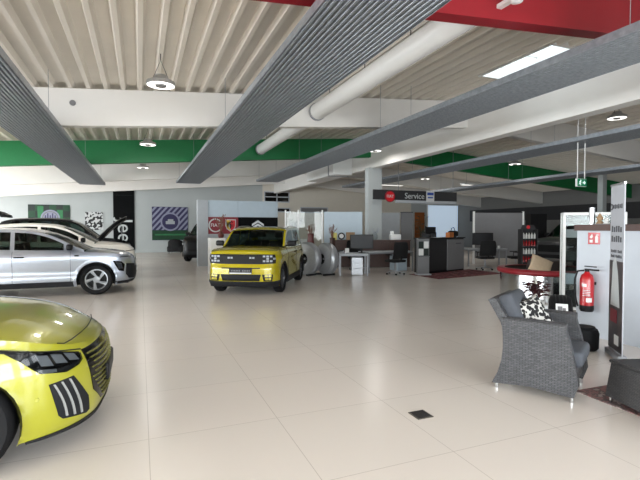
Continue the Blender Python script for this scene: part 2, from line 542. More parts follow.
# left: low sill and lintel round a long window band, solid towards the back
mb = MB()
wall_x(mb, X0 - 0.1, Y0, Y1, 0, 0.2)
wall_x(mb, X0 - 0.1, Y0, Y1, 3.3, roof(X0) + 0.16)
wall_x(mb, X0 - 0.1, 29, Y1, 0.2, 3.3)
struct(mb.build('wall_left', M['wall']))
mb = MB()
mb.box((6.5, Y0 - 0.1, 0.1), (37, 0.2, 0.2))
mb.box((16.5, Y0 - 0.1, 1.75), (17, 0.2, 3.1))
poly = [(X0, 3.3), (X1, 3.3), (X1, roof(X1) + 0.16), (RIDGE, roof(RIDGE) + 0.16), (X0, roof(X0) + 0.16)]
mb.prism(poly, -0.1, 0.1, Matrix.Translation((0, Y0 - 0.1, 0)) @ XZ)
struct(mb.build('wall_front', M['wall']))
# glazing of those two sides
mb = MB()
for k in range(15):
    mb.box((X0 - 0.1, Y0 + 0.1 + k * 2.42, 1.75), (0.12, 0.06, 3.1))
mb.box((X0 - 0.1, 12, 2.5), (0.12, 34, 0.06))
w1 = struct(mb.build('window_1', M['grey_metal']))
MB().box((X0 - 0.1, 12, 1.75), (0.012, 34, 3.1)).build('pane', M['clear_glass'], w1)
mb = MB()
for k in range(9):
    mb.box((X0 + 0.1 + k * 2.475, Y0 - 0.1, 1.75), (0.06, 0.12, 3.1))
mb.box((-2, Y0 - 0.1, 2.5), (20, 0.12, 0.06))
w2 = struct(mb.build('window_2', M['grey_metal']))
MB().box((-2, Y0 - 0.1, 1.75), (20, 0.012, 3.1)).build('pane', M['clear_glass'], w2)
# forecourt outside
struct(MB().box((5, 10, -0.2), (120, 120, 0.1)).build('ground', mat('asphalt', (120, 120, 118), rough=0.9, noise=0.1)))

# roof beams across the hall, 5.8 m apart: one mesh per beam
def beam(name, y, m, depth=0.76, th=0.22):
    poly = [(X0, roof(X0) - depth), (RIDGE, roof(RIDGE) - depth), (X1, roof(X1) - depth), (X1, roof(X1) - 0.004), (RIDGE, roof(RIDGE) - 0.004), (X0, roof(X0) - 0.004)]
    return struct(MB().prism(poly, -th / 2, th / 2, Matrix.Translation((0, y, 0)) @ XZ).build(name, m))
beam('trim_1', 4.6, M['beam_red'], depth=0.63)
beam('trim_2', 10.5, M['beam'])
beam('trim_3', 16.3, M['beam_green'])
beam('trim_4', 22.1, M['beam'])
beam('trim_5', 27.9, M['beam'])
# lengthwise ridge girder and its columns
struct(MB().box((9.0, 12.75, 4.62), (0.36, 35.4, 1.2)).build('trim_6', M['beam']))
struct(MB().box((9.0, 16.3, 2.02), (0.62, 0.3, 4.04)).build('column', M['wall'])) 
struct(MB().box((19.3, 13.8, 2.1), (0.25, 0.25, 4.3)).build('column', M['wall']))
# back wall: grey dado at the right wall, dark glazed band
struct(MB().box((X1 - 0.03, 14, 2.55), (0.06, 30, 0.9)).build('trim_7', M['dark_grey']))

# frosted lit window and brown door in the service corner of the back wall
w4 = struct(MB().box((23.4, Y1 - 0.03, 3.46), (3.1, 0.06, 0.06)).box((21.88, Y1 - 0.03, 1.8), (0.06, 0.06, 3.3)).box((23.4, Y1 - 0.03, 0.15), (3.1, 0.06, 0.06)).build('window_4', M['white']))
MB().box((23.42, Y1 - 0.02, 1.8), (3.0, 0.03, 3.26)).build('pane', emit_mat('frosted_daylight_pane', (196, 214, 232), 0.62), w4)
d1 = struct(MB().box((21.1, Y1 - 0.03, 1.42), (0.92, 0.06, 2.84)).build('door_1', M['door_wood']))
MB().box((21.42, Y1 - 0.09, 1.1), (0.14, 0.05, 0.03)).build('door_handle', M['alu'], d1)
# small high windows and grille frames in the back wall
def high_window(n, x0, x1, z0, z1, nx, nz):
    mb = MB()
    for i in range(nx + 1): mb.box((lin(x0, x1, i / nx), Y1 - 0.02, (z0 + z1) / 2), (0.07, 0.05, z1 - z0 + 0.07))
    for k in range(nz + 1): mb.box(((x0 + x1) / 2, Y1 - 0.02, lin(z0, z1, k / nz)), (x1 - x0, 0.05, 0.07))
    w = struct(mb.build('window_%d' % n, M['white_matt']))
    MB().box(((x0 + x1) / 2, Y1 - 0.01, (z0 + z1) / 2), (x1 - x0, 0.02, z1 - z0)).build('pane', M['black_gloss'] if n < 7 else M['mid_grey'], w)
high_window(5, 8.15, 9.95, 3.42, 4.12, 2, 2)
high_window(6, 8.95, 10.0, 2.72, 2.98, 1, 1)
high_window(7, 10.85, 12.95, 2.70, 3.06, 1, 1)
# warm white sheet on the service back wall, its brighter light painted in
struct(MB().box((14.15, Y1 - 0.005, 2.45), (12.3, 0.01, 4.9)).build('wall_lit_sheet', M['wall_beige']))
# half-height white wall on the right with a dark brown cap
hw = struct(MB().box((6.2, 1.35, 0.765), (0.3, 6.7, 1.53)).build('wall_half', M['white_matt']))
MB().box((6.2, 1.35, 1.575), (0.36, 6.76, 0.09)).build('wall_cap', M['brown'], hw)

# ------------------------------------------------------------------ ceiling services
def rods(parent, x, y, zbot, dx=0.0, n='suspension_wire'):
    MB().tube([(x, y, zbot), (x + dx, y, roof(x) + 0.02)], 0.006, 6).build(n, M['dark_metal'], parent)

# ribbed radiant heating panels hung along the hall
def radiant(xa, xb, z, ya, yb, label):
    t = thing('radiant_ceiling_panel', label, 'heating panel', ((xa + xb) / 2, (ya + yb) / 2, z), 0, 'ribbed grey radiant panels under the roof')
    hw, hl = (xb - xa) / 2, (yb - ya) / 2
    n = 17
    low = []
    for k in range(n):
        c = lin(-hw + 0.04, hw - 0.04, k / (n - 1))
        pw = (2 * hw - 0.08) / (n - 1)
        low += [(c - pw * .5, 0.04), (c - pw * .22, 0.0), (c + pw * .22, 0.0), (c + pw * .5, 0.04)]
    prof = [(-hw, 0.10), (-hw, 0.0)] + low + [(hw, 0.0), (hw, 0.10)]
    mb = MB()
    mb.grid([[(x, y, h) for x, h in prof] for y in (-hl, hl)])
    mb.grid([[(x, y, 0.1) for x in (-hw, hw)] for y in (-hl, hl)])
    mb.build('ribbed_sheet', M['panel_steel'], t, fix=False)
    e = MB()
    for y in (-hl, hl): e.box((0, y, 0.055), (2 * hw + 0.02, 0.02, 0.11))
    e.build('end_cap', M['grey_metal'], t)
    w = 0
    k = 0
    y = ya + 1.2
    while y < yb:
        for x in (xa + 0.1, xb - 0.1):
            MB().tube([(x - t.location.x, y - t.location.y, 0.1), (x - t.location.x, y - t.location.y, roof(x) + 0.01 - z)], 0.005, 6).build('suspension_wire', M['grey_metal'], t)
        y += 5.8
    return t
radiant(-2.40, -1.40, 3.47, -3.5, 21.9, 'leftmost ribbed grey radiant heating panel hanging under the roof')
radiant(1.56, 2.62, 3.62, -3.5, 21.3, 'wide ribbed grey heating panel running over the middle of the hall above the yellow crossover')
radiant(5.22, 6.27, 3.80, -3.5, 21.0, 'ribbed grey heating panel beside the rooflight and left of the white ridge girder')
radiant(10.0, 11.1, 3.72, -3.5, 21.5, 'ribbed grey heating panel just right of the white ridge girder')
radiant(15.0, 16.0, 3.55, -3.5, 21.5, 'farthest right ribbed grey heating panel above the dark office area')

# round white ventilation ducts
def duct(x, z, ya, yb, r, label):
    t = thing('ventilation_duct', label, 'duct', (x, ya, z), 0)
    mb = MB(); mb.tube([(0, 0, 0), (0, yb - ya, 0)], r, 24)
    mb.build('pipe', M['white'], t, smooth=True)
    c = MB(); c.tube([(0, yb - ya - 0.06, 0), (0, yb - ya + 0.01, 0)], r + 0.02, 24)
    c.build('end_ring', M['grey_metal'], t, smooth=True)
    for y in (1.5, (yb - ya) * .55, yb - ya - 0.8):
        MB().tube([(0, y, r), (0, y, roof(x) - z + 0.02)], 0.008, 6).build('hanger', M['dark_metal'], t)
    return t
duct(4.12, 4.46, 4.73, 10.36, 0.20, 'round white ventilation duct ending with a ring at the near white beam')
duct(4.12, 4.44, 10.63, 15.9, 0.18, 'round white ventilation duct between the white beam and the green beam')
for (x, ya, yb, lab) in ((-4.4, 8.0, 14.6, 'thin white pipe on the left under the green beam, right one of the pair'), (-5.35, 8.0, 14.6, 'thin white pipe on the left under the green beam, left one of the pair')):
    t = thing('ceiling_pipe', lab, 'pipe', (x, ya, 3.75), 0)
    MB().tube([(0, 0, 0), (0, yb - ya, 0)], 0.085, 16).build('pipe', M['white'], t, smooth=True)
    for y in (0.6, 5.8):
        MB().tube([(0, y, 0.08), (0, y, roof(x) - 3.73)], 0.008, 6).build('hanger', M['dark_metal'], t)
# rectangular duct box beside the girder beyond the column
t = thing('duct_box', 'white rectangular duct box under the roof left of the service column', 'duct', (8.35, 19.6, 4.35))
MB().rbox((0, 0, 0), (0.94, 3.4, 0.86), 0.05).build('casing', M['white'], t)
MB().box((0, -1.2, 0), (1.0, 0.04, 0.92)).build('flange', M['grey_metal'], t)
MB().tube([(-0.2, 0.6, 0.42), (-0.2, 0.6, roof(8.15) - 4.33)], 0.01, 6).build('hanger', M['dark_metal'], t)

# high-bay lamps
def highbay(x, y, z, label):
    t = thing('pendant_lamp', label, 'lamp', (x, y, z), 0, 'round high-bay lamps')
    k = MB(); k.lathe([(0.10, 0.16), (0.13, 0.10), (0.235, 0.05), (0.24, 0.0), (0.225, -0.012)], 32, cap=False)
    k.lathe([(0.0, 0.17), (0.10, 0.16)], 32, cap=False)
    k.build('lamp_shade', M['alu'], t, smooth=True)
    g = MB(); g.lathe([(0.225, -0.012), (0.10, -0.004)], 32, cap=False)
    g.build('led_ring', M['lamp_on'], t)
    g = MB(); g.lathe([(0.10, -0.004), (0.09, -0.03), (0.0, -0.035)], 24, cap=False)
    g.build('centre_sensor', M['mid_grey'], t, smooth=True)
    b = MB(); b.tube([(-0.12, 0, 0.12), (0, 0, 0.42), (0.12, 0, 0.12)], 0.006, 6)
    b.build('hanging_wire', M['dark_metal'], t)
    MB().tube([(0, 0, 0.42), (0, 0, roof(x) + 0.01 - z)], 0.008, 6).build('rod', M['dark_metal'], t)
    ld = bpy.data.lights.new('lamp_glow', 'AREA'); ld.shape = 'DISK'; ld.size = 0.3; ld.energy = 26; ld.color = (1.0, 0.97, 0.92)
    lo = bpy.data.objects.new('lamp_glow', ld); COL.objects.link(lo); lo.parent = t; lo.location = (0, 0, -0.06)
highbay(0.36, 8.17, 4.03, 'round high-bay lamp hanging nearest, in front of the white beam')
highbay(0.25, 14.5, 4.10, 'round high-bay lamp hanging in front of the left part of the green beam')
highbay(0.15, 20.5, 4.15, 'small far round high-bay lamp beyond the green beam on the left')
highbay(8.07, 14.5, 4.42, 'round high-bay lamp beside the top of the service column')
highbay(12.0, 8.2, 4.55, 'round high-bay lamp at the right edge near the exit sign')
highbay(14.34, 14.0, 4.2, 'round high-bay lamp in front of the green beam on the right')
highbay(14.18, 20.0, 4.2, 'small far round high-bay lamp above the service sign')
t = thing('ceiling_sensor', 'small round white sensor under the red beam at the top edge', 'sensor', (4.3, 4.2, roof(4.3) - 0.49))
MB().lathe([(0.0, -0.07), (0.07, -0.05), (0.09, 0.0), (0.09, 0.05)], 24).build('housing', M['white'], t, smooth=True)
MB().box((0, 0.16, 0.02), (0.08, 0.3, 0.05)).build('bracket', M['white'], t)
t = thing('wall_speaker', 'small dark round disc on the white beam at the left edge', 'speaker', (-6.35, 21.93, 3.62))
MB().lathe([(0.0, 0.04), (0.24, 0.03), (0.27, 0.0)], 24, Matrix.Rotation(PI / 2, 4, 'X')).build('grille', M['mid_grey'], t, smooth=True)
t = thing('cable_entry', 'small round grey cover on the face of the near white beam', 'cover', (-1.25, 10.385, 4.13))
MB().lathe([(0.0, 0.02), (0.05, 0.02), (0.06, 0.0)], 20, Matrix.Rotation(PI / 2, 4, 'X')).build('cover_disc', M['mid_grey'], t, smooth=True)
def linear_lamp(x, y, z, rz, label):
    t = thing('linear_lamp', label, 'lamp', (x, y, z), rz, 'long white office lamps')
    MB().rbox((0, 0, .05), (2.4, .34, .09), .02).build('lamp_body', M['white'], t)
    MB().box((0, 0, -.0), (2.3, .26, .012)).build('diffuser', emit_mat('office_lamp_diffuser', (250, 248, 240), 1.2), t)
    for u in (-.9, .9):
        MB().tube([(u, 0, .09), (u, 0, roof(x + u * math.cos(rz)) - z)], .006, 6).build('suspension_wire', M['grey_metal'], t)
    ld = bpy.data.lights.new('lamp_glow', 'AREA'); ld.shape = 'RECTANGLE'; ld.size = 2.3; ld.size_y = .26; ld.energy = 35; ld.color = (1.0, 0.97, 0.92)
    lo = bpy.data.objects.new('lamp_glow', ld); COL.objects.link(lo); lo.parent = t; lo.location = (0, 0, -.03)
linear_lamp(13.2, 22.5, 4.05, 0.0, 'long white office lamp above the left part of the service sign')
linear_lamp(17.0, 19.0, 3.85, 0.0, 'long white office lamp right of the service sign')
# exit sign on two rods
t = thing('exit_sign', 'green running man exit sign hanging on two white rods', 'exit sign', (10.4, 8.0, 2.72))
MB().box((0, 0, 0), (0.33, 0.05, 0.2)).build('housing', M['white'], t)
f = MB().box((0, -0.03, 0), (0.32, 0.012, 0.18)).build('sign_face', M['sign_green'], t)
rm = MB()
rm.lathe([(0.0, 0.0), (0.018, 0.0)], 12, Matrix.Translation((-0.055, -0.04, 0.055)) @ Matrix.Rotation(PI / 2, 4, 'X'), cap=False)
for a, b, wd in (((-.065, .035), (-.085, -.01), .026), ((-.085, -.01), (-.05, -.035), .017), ((-.05, -.035), (-.065, -.07), .015), ((-.085, -.01), (-.12, -.05), .017), ((-.065, .03), (-.03, .005), .013), ((-.068, .03), (-.11, .02), .013)):
    d = Vector((b[0] - a[0], b[1] - a[1])); n = Vector((-d.y, d.x)).normalized() * wd / 2
    rm.prism([(a[0] - n.x, a[1] - n.y), (b[0] - n.x, b[1] - n.y), (b[0] + n.x, b[1] + n.y), (a[0] + n.x, a[1] + n.y)], 0.036, 0.041, XZ)
rm.prism([(0.02, -.02), (0.07, -.02), (0.07, -.05), (0.125, 0), (0.07, .05), (0.07, .02), (0.02, .02)], 0.036, 0.041, XZ)
rm.build('running_man_and_arrow', M['sign_white'], f)
for dx in (-0.13, 0.13):
    MB().tube([(dx, 0, 0.11), (dx, 0, roof(10.4 + dx) - 2.70)], 0.012, 8).build('rod', M['white'], t)
# floor grate
t = thing('floor_grate', 'square dark grate set into the tiled floor', 'grate', (2.17, 3.1, 0.0))
MB().box((0, 0, 0.003), (0.15, 0.15, 0.006)).build('frame', M['grate'], t)
g = MB()
for k in range(8): g.box((0, -0.06 + k * 0.017, 0.007), (0.125, 0.008, 0.004))
g.build('bars', M['dark_metal'], t)

# ------------------------------------------------------------------ cars
class Body:
    """car body surface: plan outline x height profile; local x forward, y left, z up"""
    def __init__(s, d):
        s.d = d
        raw = d['plan']
        n = len(raw)
        pts = []
        for i in range(n - 1):
            p0 = Vector(raw[max(i - 1, 0)]) if i else Vector((raw[1][0], -raw[1][1]))
            p1, p2 = Vector(raw[i]), Vector(raw[i + 1])
            p3 = Vector(raw[i + 2]) if i + 2 < n else Vector((raw[-2][0], -raw[-2][1]))
            m = max(2, int((p2 - p1).length / 0.01))
            def tj(a, b): return max((a - b).length, 1e-5) ** 0.5
            t0 = 0; t1 = t0 + tj(p0, p1); t2 = t1 + tj(p1, p2); t3 = t2 + tj(p2, p3)
            for k in range(m):
                t = t1 + (t2 - t1) * k / m
                a1 = p0 * ((t1 - t) / (t1 - t0)) + p1 * ((t - t0) / (t1 - t0))
                a2 = p1 * ((t2 - t) / (t2 - t1)) + p2 * ((t - t1) / (t2 - t1))
                a3 = p2 * ((t3 - t) / (t3 - t2)) + p3 * ((t - t2) / (t3 - t2))
                b1 = a1 * ((t2 - t) / (t2 - t0)) + a2 * ((t - t0) / (t2 - t0))
                b2 = a2 * ((t3 - t) / (t3 - t1)) + a3 * ((t - t1) / (t3 - t1))
                pts.append(b1 * ((t2 - t) / (t2 - t1)) + b2 * ((t - t1) / (t2 - t1)))
        pts.append(Vector(raw[-1]))
        s.pts = pts
        s.len = [0.0]
        for i in range(1, len(pts)): s.len.append(s.len[-1] + (pts[i] - pts[i - 1]).length)
        s.total = s.len[-1]
    def plan(s, u):
        u = min(max(u, 0), s.total)
        import bisect
        i = min(max(bisect.bisect_right(s.len, u) - 1, 0), len(s.pts) - 2)
        f = (u - s.len[i]) / max(s.len[i + 1] - s.len[i], 1e-9)
        p = s.pts[i].lerp(s.pts[i + 1], f)
        a = s.pts[max(i - 3, 0)]; b = s.pts[min(i + 4, len(s.pts) - 1)]
        t = (b - a).normalized()
        n = Vector((t.y, -t.x))     # outward for the left half walked nose -> tail
        if n.dot(Vector((p.x * 0.3, p.y + 0.05))) < 0: n = -n
        if u <= 1e-6: n = Vector((1, 0))
        if u >= s.total - 1e-6: n = Vector((-1, 0))
        return p, n
    def zb(s, x): return crv(s.d['zb'], x)
    def zt(s, x): return crv(s.d['zt'], x)
    def at(s, u, z, off=0.0, side=1):
        """surface point at arc length u from the nose, height z"""
        p, n = s.plan(u)
        wf, ws, wr = max(n.x, 0) ** 2, n.y ** 2, max(-n.x, 0) ** 2
        ins = wf * crv(s.d['front'], z) + ws * crv(s.d['side'], z) + wr * crv(s.d['rear'], z)
        q = p - n * (ins - off)
        return Vector((q.x, max(q.y, 0.0) * side, z))
    def u_of_x(s, x):
        lo, hi = 0, s.total
        for _ in range(40):
            m = (lo + hi) / 2
            if s.plan(m)[0].x > x: lo = m
            else: hi = m
        return lo
    def u_of_y(s, y):
        """arc length of the front half at half-width y"""
        lo, hi = 0, s.u_of_x(s.d['wb'] / 2)
        for _ in range(40):
            m = (lo + hi) / 2
            if s.plan(m)[0].y < y: lo = m
            else: hi = m
        return lo
    # -- lower body shell with wheel arches cut
    def shell(s):
        d = s.d
        us = []
        u = 0
        while u < s.total:
            us.append(u); u += 0.035
        us.append(s.total)
        nz = 26
        mb = MB()
        for side in (1, -1):
            rows = []
            for u in us:
                x = s.plan(u)[0].x
                a, b = s.zb(x), s.zt(x)
                rows.append([s.at(u, lin(a, b, k / nz), 0, side) for k in range(nz + 1)])
            nc = nz + 1
            vs = [p for r in rows for p in r]
            fs = [(i * nc + j, i * nc + j + 1, (i + 1) * nc + j + 1, (i + 1) * nc + j) for i in range(len(rows) - 1) for j in range(nz)]
            for xw in (d['wb'] / 2, -d['wb'] / 2):
                R = d['arch']; zc = d['wr']
                inside = lambda p: (p.x - xw) ** 2 + (p.z - zc) ** 2 < R * R and abs(p.y) > 0.5
                fl = [inside(p) for p in vs]
                fs = [f for f in fs if not all(fl[k] for k in f)]
                used = set(k for f in fs for k in f)
                for k in used:
                    if fl[k]:
                        p = vs[k]; v = Vector((p.x - xw, p.z - zc)).normalized() * R
                        vs[k] = Vector((xw + v.x, p.y, zc + v.y))
            mb.add(vs, fs)
        bm = bmesh.new()
        return mb
    # -- hood height over (x, y)
    def hood_rows(s, xc):
        d = s.d
        uc = s.u_of_x(xc)
        rows = []
        n = 26; m = 24
        for i in range(n + 1):
            u = uc * (i / n) ** 1.0
            x = s.plan(u)[0].x
            e = s.at(u, s.zt(x))
            f = 1 - i / n
            row = []
            for k in range(m + 1):
                t = lin(-1, 1, k / m)
                cr = d['crown'] * (1 - abs(t) ** 3.0) * min(1, (i / n) * 2.2 + .15) * (abs(e.y) / d['w'])
                bul = d.get('bulge', 0.1) * (1 - t * t) * max(0, (i / n - 0.5) * 2) ** 2
                row.append(Vector((e.x + bul, e.y * t, e.z + cr)))
            rows.append(row)
        return rows
    def hood_z(s, x, y):
        u = s.u_of_x(x); e = s.at(u, s.zt(x))
        uc = s.u_of_x(s.d['cowl']); i = u / uc
        t = min(1, abs(y) / max(e.y, 1e-3))
        return e.z + s.d['crown'] * (1 - t ** 3.0) * min(1, i * 2.2 + .15) * (e.y / s.d['w'])
    # -- greenhouse
    def section(s, x):
        d = s.d
        u = s.u_of_x(x)
        e = s.at(u, s.zt(x))
        yb, zb = e.y, e.z
        zc = crv(d['roof'], x)
        cr = min(d['rcrown'], max(0.0, zc - zb) * 0.3)
        tum = d['tumble']
        h = max(zc - zb, 0.0)
        z6 = max(zb + 0.002, zc - cr)
        yy = lambda z: max(yb - 0.02 * min(1, h / .05) - tum * (z - zb) - 0.10 * max(0, (z - zb - 0.25)) ** 2, 0.05)
        z2 = max(zb + 0.001, z6 - d.get('rail', 0.06))
        z1 = min(zb + 0.03, z2)
        pf = d.get('apillar', 0.05)
        P = [Vector((x, yb, zb)), Vector((x, yy(z1), z1)), Vector((x, yy(z2), z2)), Vector((x, yy(z6), z6))]
        y6 = yy(z6)
        def arc(y):
            t = y / max(y6, 1e-3)
            return z6 + (zc - z6) * (1 - t * t)
        P.append(Vector((x, y6 - pf, arc(y6 - pf))))
        for t in (0.72, 0.48, 0.24, 0.0):
            y = (y6 - pf) * t
            P.append(Vector((x, y, arc(y))))
        # curve the screens in plan
        bx = d.get('bulge', 0.1)
        fr = 0
        if x > d['rf']: fr = min(1, (x - d['rf']) / max(d['cowl'] - d['rf'], .01) * 1.0)
        for k in range(4, 9):
            t = P[k].y / max(y6, 1e-3)
            P[k].x += bx * (1 - t * t) * fr
        return P
    def greenhouse(s):
        d = s.d
        xs = []
        x = d['cowl']
        while x > d['tail']:
            xs.append(x); x -= 0.03
        xs.append(d['tail'])
        for w in d['windows']: xs += [w[0], w[1]]
        xs += [d['rf'], d['rr']]
        xs = sorted(set(round(q, 4) for q in xs), reverse=True)
        secs = [s.section(x) for x in xs]
        parts = {'frame': MB(), 'roof': MB(), 'windshield': MB(), 'rear_window': MB()}
        wins = [[MB(), MB()] for w in d['windows']]
        for i in range(len(xs) - 1):
            xm = (xs[i] + xs[i + 1]) / 2
            for sd in (0, 1):
                f = lambda p: Vector((p.x, p.y if sd == 0 else -p.y, p.z))
                for k in range(8):
                    q = [f(secs[i][k]), f(secs[i][k + 1]), f(secs[i + 1][k + 1]), f(secs[i + 1][k])]
                    tgt = None
                    if k == 1:
                        tgt = parts['frame']
                        if (secs[i][2].z - secs[i][1].z) + (secs[i + 1][2].z - secs[i + 1][1].z) > 0.02:
                            for wi, w in enumerate(d['windows']):
                                if w[1] <= xm <= w[0]: tgt = wins[wi][sd]
                    elif k in (0, 2): tgt = parts['frame']
                    elif k == 3: tgt = parts['frame']
                    else:
                        tgt = parts['windshield'] if xm > d['rf'] else (parts['rear_window'] if xm < d['rr'] and xm > d.get('rw_end', d['tail'] + 0.06) else (parts['roof'] if xm >= d['rr'] else parts['frame']))
                    tgt.add(q, [(0, 1, 2, 3)])
        return parts, wins

def weld(o, dist=0.0006, smooth=True, angle=45):
    bm = bmesh.new(); bm.from_mesh(o.data)
    bmesh.ops.remove_doubles(bm, verts=bm.verts[:], dist=dist)
    bmesh.ops.recalc_face_normals(bm, faces=bm.faces[:])
    bm.to_mesh(o.data); bm.free()
    if smooth:
        for p in o.data.polygons: p.use_smooth = True
        try: o.data.set_sharp_from_angle(angle=math.radians(angle))
        except Exception: pass
    return o

def patch(B, name, poly, m, parent, side=1, off=0.006, depth=0.02, step=0.03):
    """polygon in (arc length, height) laid on the body surface with its own thickness"""
    bm = bmesh.new()
    vs = [bm.verts.new((p[0], p[1], 0)) for p in poly]
    bm.faces.new(vs)
    us = [p[0] for p in poly]; zs = [p[1] for p in poly]
    for ax, lo, hi in ((0, min(us), max(us)), (1, min(zs), max(zs))):
        n = int((hi - lo) / step)
        for k in range(1, n + 1):
            c = lo + (hi - lo) * k / (n + 1)
            co = Vector((c, 0, 0)) if ax == 0 else Vector((0, c, 0))
            no = Vector((1, 0, 0)) if ax == 0 else Vector((0, 1, 0))
            bmesh.ops.bisect_plane(bm, geom=bm.verts[:] + bm.edges[:] + bm.faces[:], plane_co=co, plane_no=no)
    border = [e for e in bm.edges if len(e.link_faces) == 1]
    r = bmesh.ops.extrude_edge_only(bm, edges=border)
    newv = set(g for g in r['geom'] if isinstance(g, bmesh.types.BMVert))
    for v in bm.verts:
        u, z = v.co.x, v.co.y
        v.co = B.at_signed(u, z, (off - depth) if v in newv else off, side)
    bmesh.ops.recalc_face_normals(bm, faces=bm.faces[:])
    me = bpy.data.meshes.new(name); bm.to_mesh(me); bm.free()
    me.materials.append(m)
    for p in me.polygons: p.use_smooth = True
    try: me.set_sharp_from_angle(angle=math.radians(40))
    except Exception: pass
    o = bpy.data.objects.new(name, me); COL.objects.link(o)
    if parent: o.parent = parent
    return o
def _as(s, u, z, off, side):
    # arc length may run past the nose to the other half (negative u)
    if u < 0: return s.at(-u, z, off, -side)
    return s.at(u, z, off, side)
Body.at_signed = _as

def wheel(parent, x, y, R, rim_kind, w=0.215):
    """tyre with its rim, axis along y, outer face towards sign(y)"""
    sg = 1 if y > 0 else -1
    mx = Matrix.Rotation(-PI / 2 * sg, 4, 'X')        # local z -> outward
    rr = R * 0.70
    t = MB()
    t.lathe([(rr, -w / 2 + .02), (R * .90, -w / 2), (R * .97, -w / 2 + .02), (R, -w / 2 + .05), (R, w / 2 - .05), (R * .97, w / 2 - .02), (R * .90, w / 2), (rr + .01, w / 2 - .015), (rr - .005, w / 2 - .03)], 40, mx, cap=False)
    to = t.build('wheel', M['rubber'], parent, smooth=True, loc=(x, y, R))
    r = MB()
    r.lathe([(rr, w / 2 - .03), (rr - .02, w / 2 - .028), (rr - .03, w / 2 - .07), (rr - .04, -w / 2 + .03)], 40, mx, cap=False)
    zf = w / 2 - .035
    for k in range(5):
        a = 2 * PI * k / 5 + 0.3
        for (da, db, w0, w1) in ((-.22, -.10, .03, .022), (.22, .10, .03, .022)) if rim_kind != 'swirl' else ((-.30, .22, .03, .03), (.18, .28, .016, .016)):
            p0 = Vector((math.cos(a + da * .6), math.sin(a + da * .6))) * R * .16
            p1 = Vector((math.cos(a + db * 2.2), math.sin(a + db * 2.2))) * (rr - .012)
            dd = (p1 - p0).normalized(); nn = Vector((-dd.y, dd.x))
            r.prism([p0 - nn * w0 / 2, p1 - nn * w1, p1 + nn * w1, p0 + nn * w0 / 2], zf - .02, zf, mx)
    r.lathe([(R * .22, zf - .03), (R * .2, zf + .002), (R * .06, zf + .006), (0.0, zf + .006)], 24, mx, cap=False)
    ro = r.build('rim', M['rim_dark'] if rim_kind == 'dark' else M['rim_silver'], to, smooth=True, angle=30)
    k = MB()
    k.lathe([(rr - .035, -.02), (0, -.02)], 32, mx, cap=False)
    k.build('wheel_back', M['black'], to)
    return to

def car_base(name, label, cat, loc, heading, d, paint, roofmat=None, hood=True, group=None, interior=True, rim='split'):
    root = thing(name, label, cat, loc, heading, group)
    B = Body(d)
    body = weld(B.shell().build('body', paint, root), angle=50)
    G, wins = B.greenhouse()
    fr = weld(G['frame'].build('pillars', d.get('pillar_mat') or paint, root), angle=40)
    weld(G['roof'].build('roof', roofmat or paint, root))
    weld(G['windshield'].build('windshield', M['car_glass'], root))
    if G['rear_window'].f: weld(G['rear_window'].build('rear_window', M['car_glass'], root))
    for pair in wins:
        for mb in pair:
            if mb.f: weld(mb.build('side_window', M['car_glass'], root))
    ho = None
    if hood:
        rows = B.hood_rows(d['cowl'])
        ho = weld(MB().grid(rows).build('hood', paint, root), angle=60)
    # wheels, wells, floor, cabin
    for sx in (1, -1):
        for sy in (1, -1):
            wheel(root, sx * d['wb'] / 2, sy * (d['w'] - 0.135), d['wr'], rim)
    for sx in (1, -1):
        for sy in (1, -1):
            wl = MB()
            n = 20; rows = []
            for k in range(n + 1):
                a = -0.25 + (PI + 0.5) * k / n
                x = sx * d['wb'] / 2 + math.cos(a) * (d['arch'] + .004); z = d['wr'] + math.sin(a) * (d['arch'] + .004)
                rows.append([Vector((x, sy * 0.52, z)), Vector((x, sy * (d['w'] - 0.012), z))])
            wl.grid(rows)
            n0 = len(wl.v)
            wl.f.append([k * 2 for k in range(n + 1)])
            wl.build('wheel_well', M['black'], root, fix=False)
    fl = MB()
    xf, xr = d['plan'][0][0], d['plan'][-1][0]
    fl.box(((xf + xr) / 2, 0, 0.24), (xf - xr - 0.35, 1.0, 0.06))
    fl.box((0, 0, 0.24), (d['wb'] - 2 * d['arch'] - .03, 2 * d['w'] - 0.16, 0.06))
    fl.build('underfloor', M['black'], root)
    if interior:
        it = MB()
        zbelt = B.zt(0)
        cw = d['cowl']
        it.rbox((cw - .28, 0, zbelt - .16), (.5, 2 * d['w'] - .42, .26), .06)
        it.box((-.35, 0, .42), (d['wb'] - .7, 2 * d['w'] - .5, .06))
        it.build('dashboard', M['interior'], root)
        for (sx, sy) in ((.05, .36), (.05, -.36), (-.85, .36), (-.85, -.36)):
            st = MB()
            st.rbox((sx, sy, .62), (.5, .5, .18), .05)
            m = Matrix.Rotation(-.25, 4, 'Y')
            st.rbox((sx - .33, sy, .92), (.14, .48, .6), .05, 0, m)
            st.rbox((sx - .43, sy, zbelt + .32), (.09, .24, .17), .035, 0, m)
            st.build('seat', M['interior'], root, smooth=True)
        sw = MB()
        pts = [(cw - .62 + .06 * math.sin(a), .36 + .18 * math.cos(a), zbelt - .02 + .17 * math.sin(a)) for a in [2 * PI * k / 24 for k in range(25)]]
        sw.tube(pts, .015, 8, cap=False)
        sw.tube([(cw - .62, .36, zbelt - .02), (cw - .42, .36, zbelt - .12)], .03, 8)
        sw.build('steering_wheel', M['black'], root, smooth=True)
    # mirrors
    for sy in (1, -1):
        xm = d['cowl'] - d.get('mirx', .28)
        e = B.section(xm)[1]
        mm = MB()
        mm.rbox((xm, sy * (e.y + .15), e.z + .075), (.12, .21, .14), .04)
        mm.box((xm, sy * (e.y + .03), e.z + .02), (.06, .12, .04))
        mm.build('side_mirror', d.get('mirror_mat') or M['black_gloss'], root, smooth=True)
    return root, B, body, ho

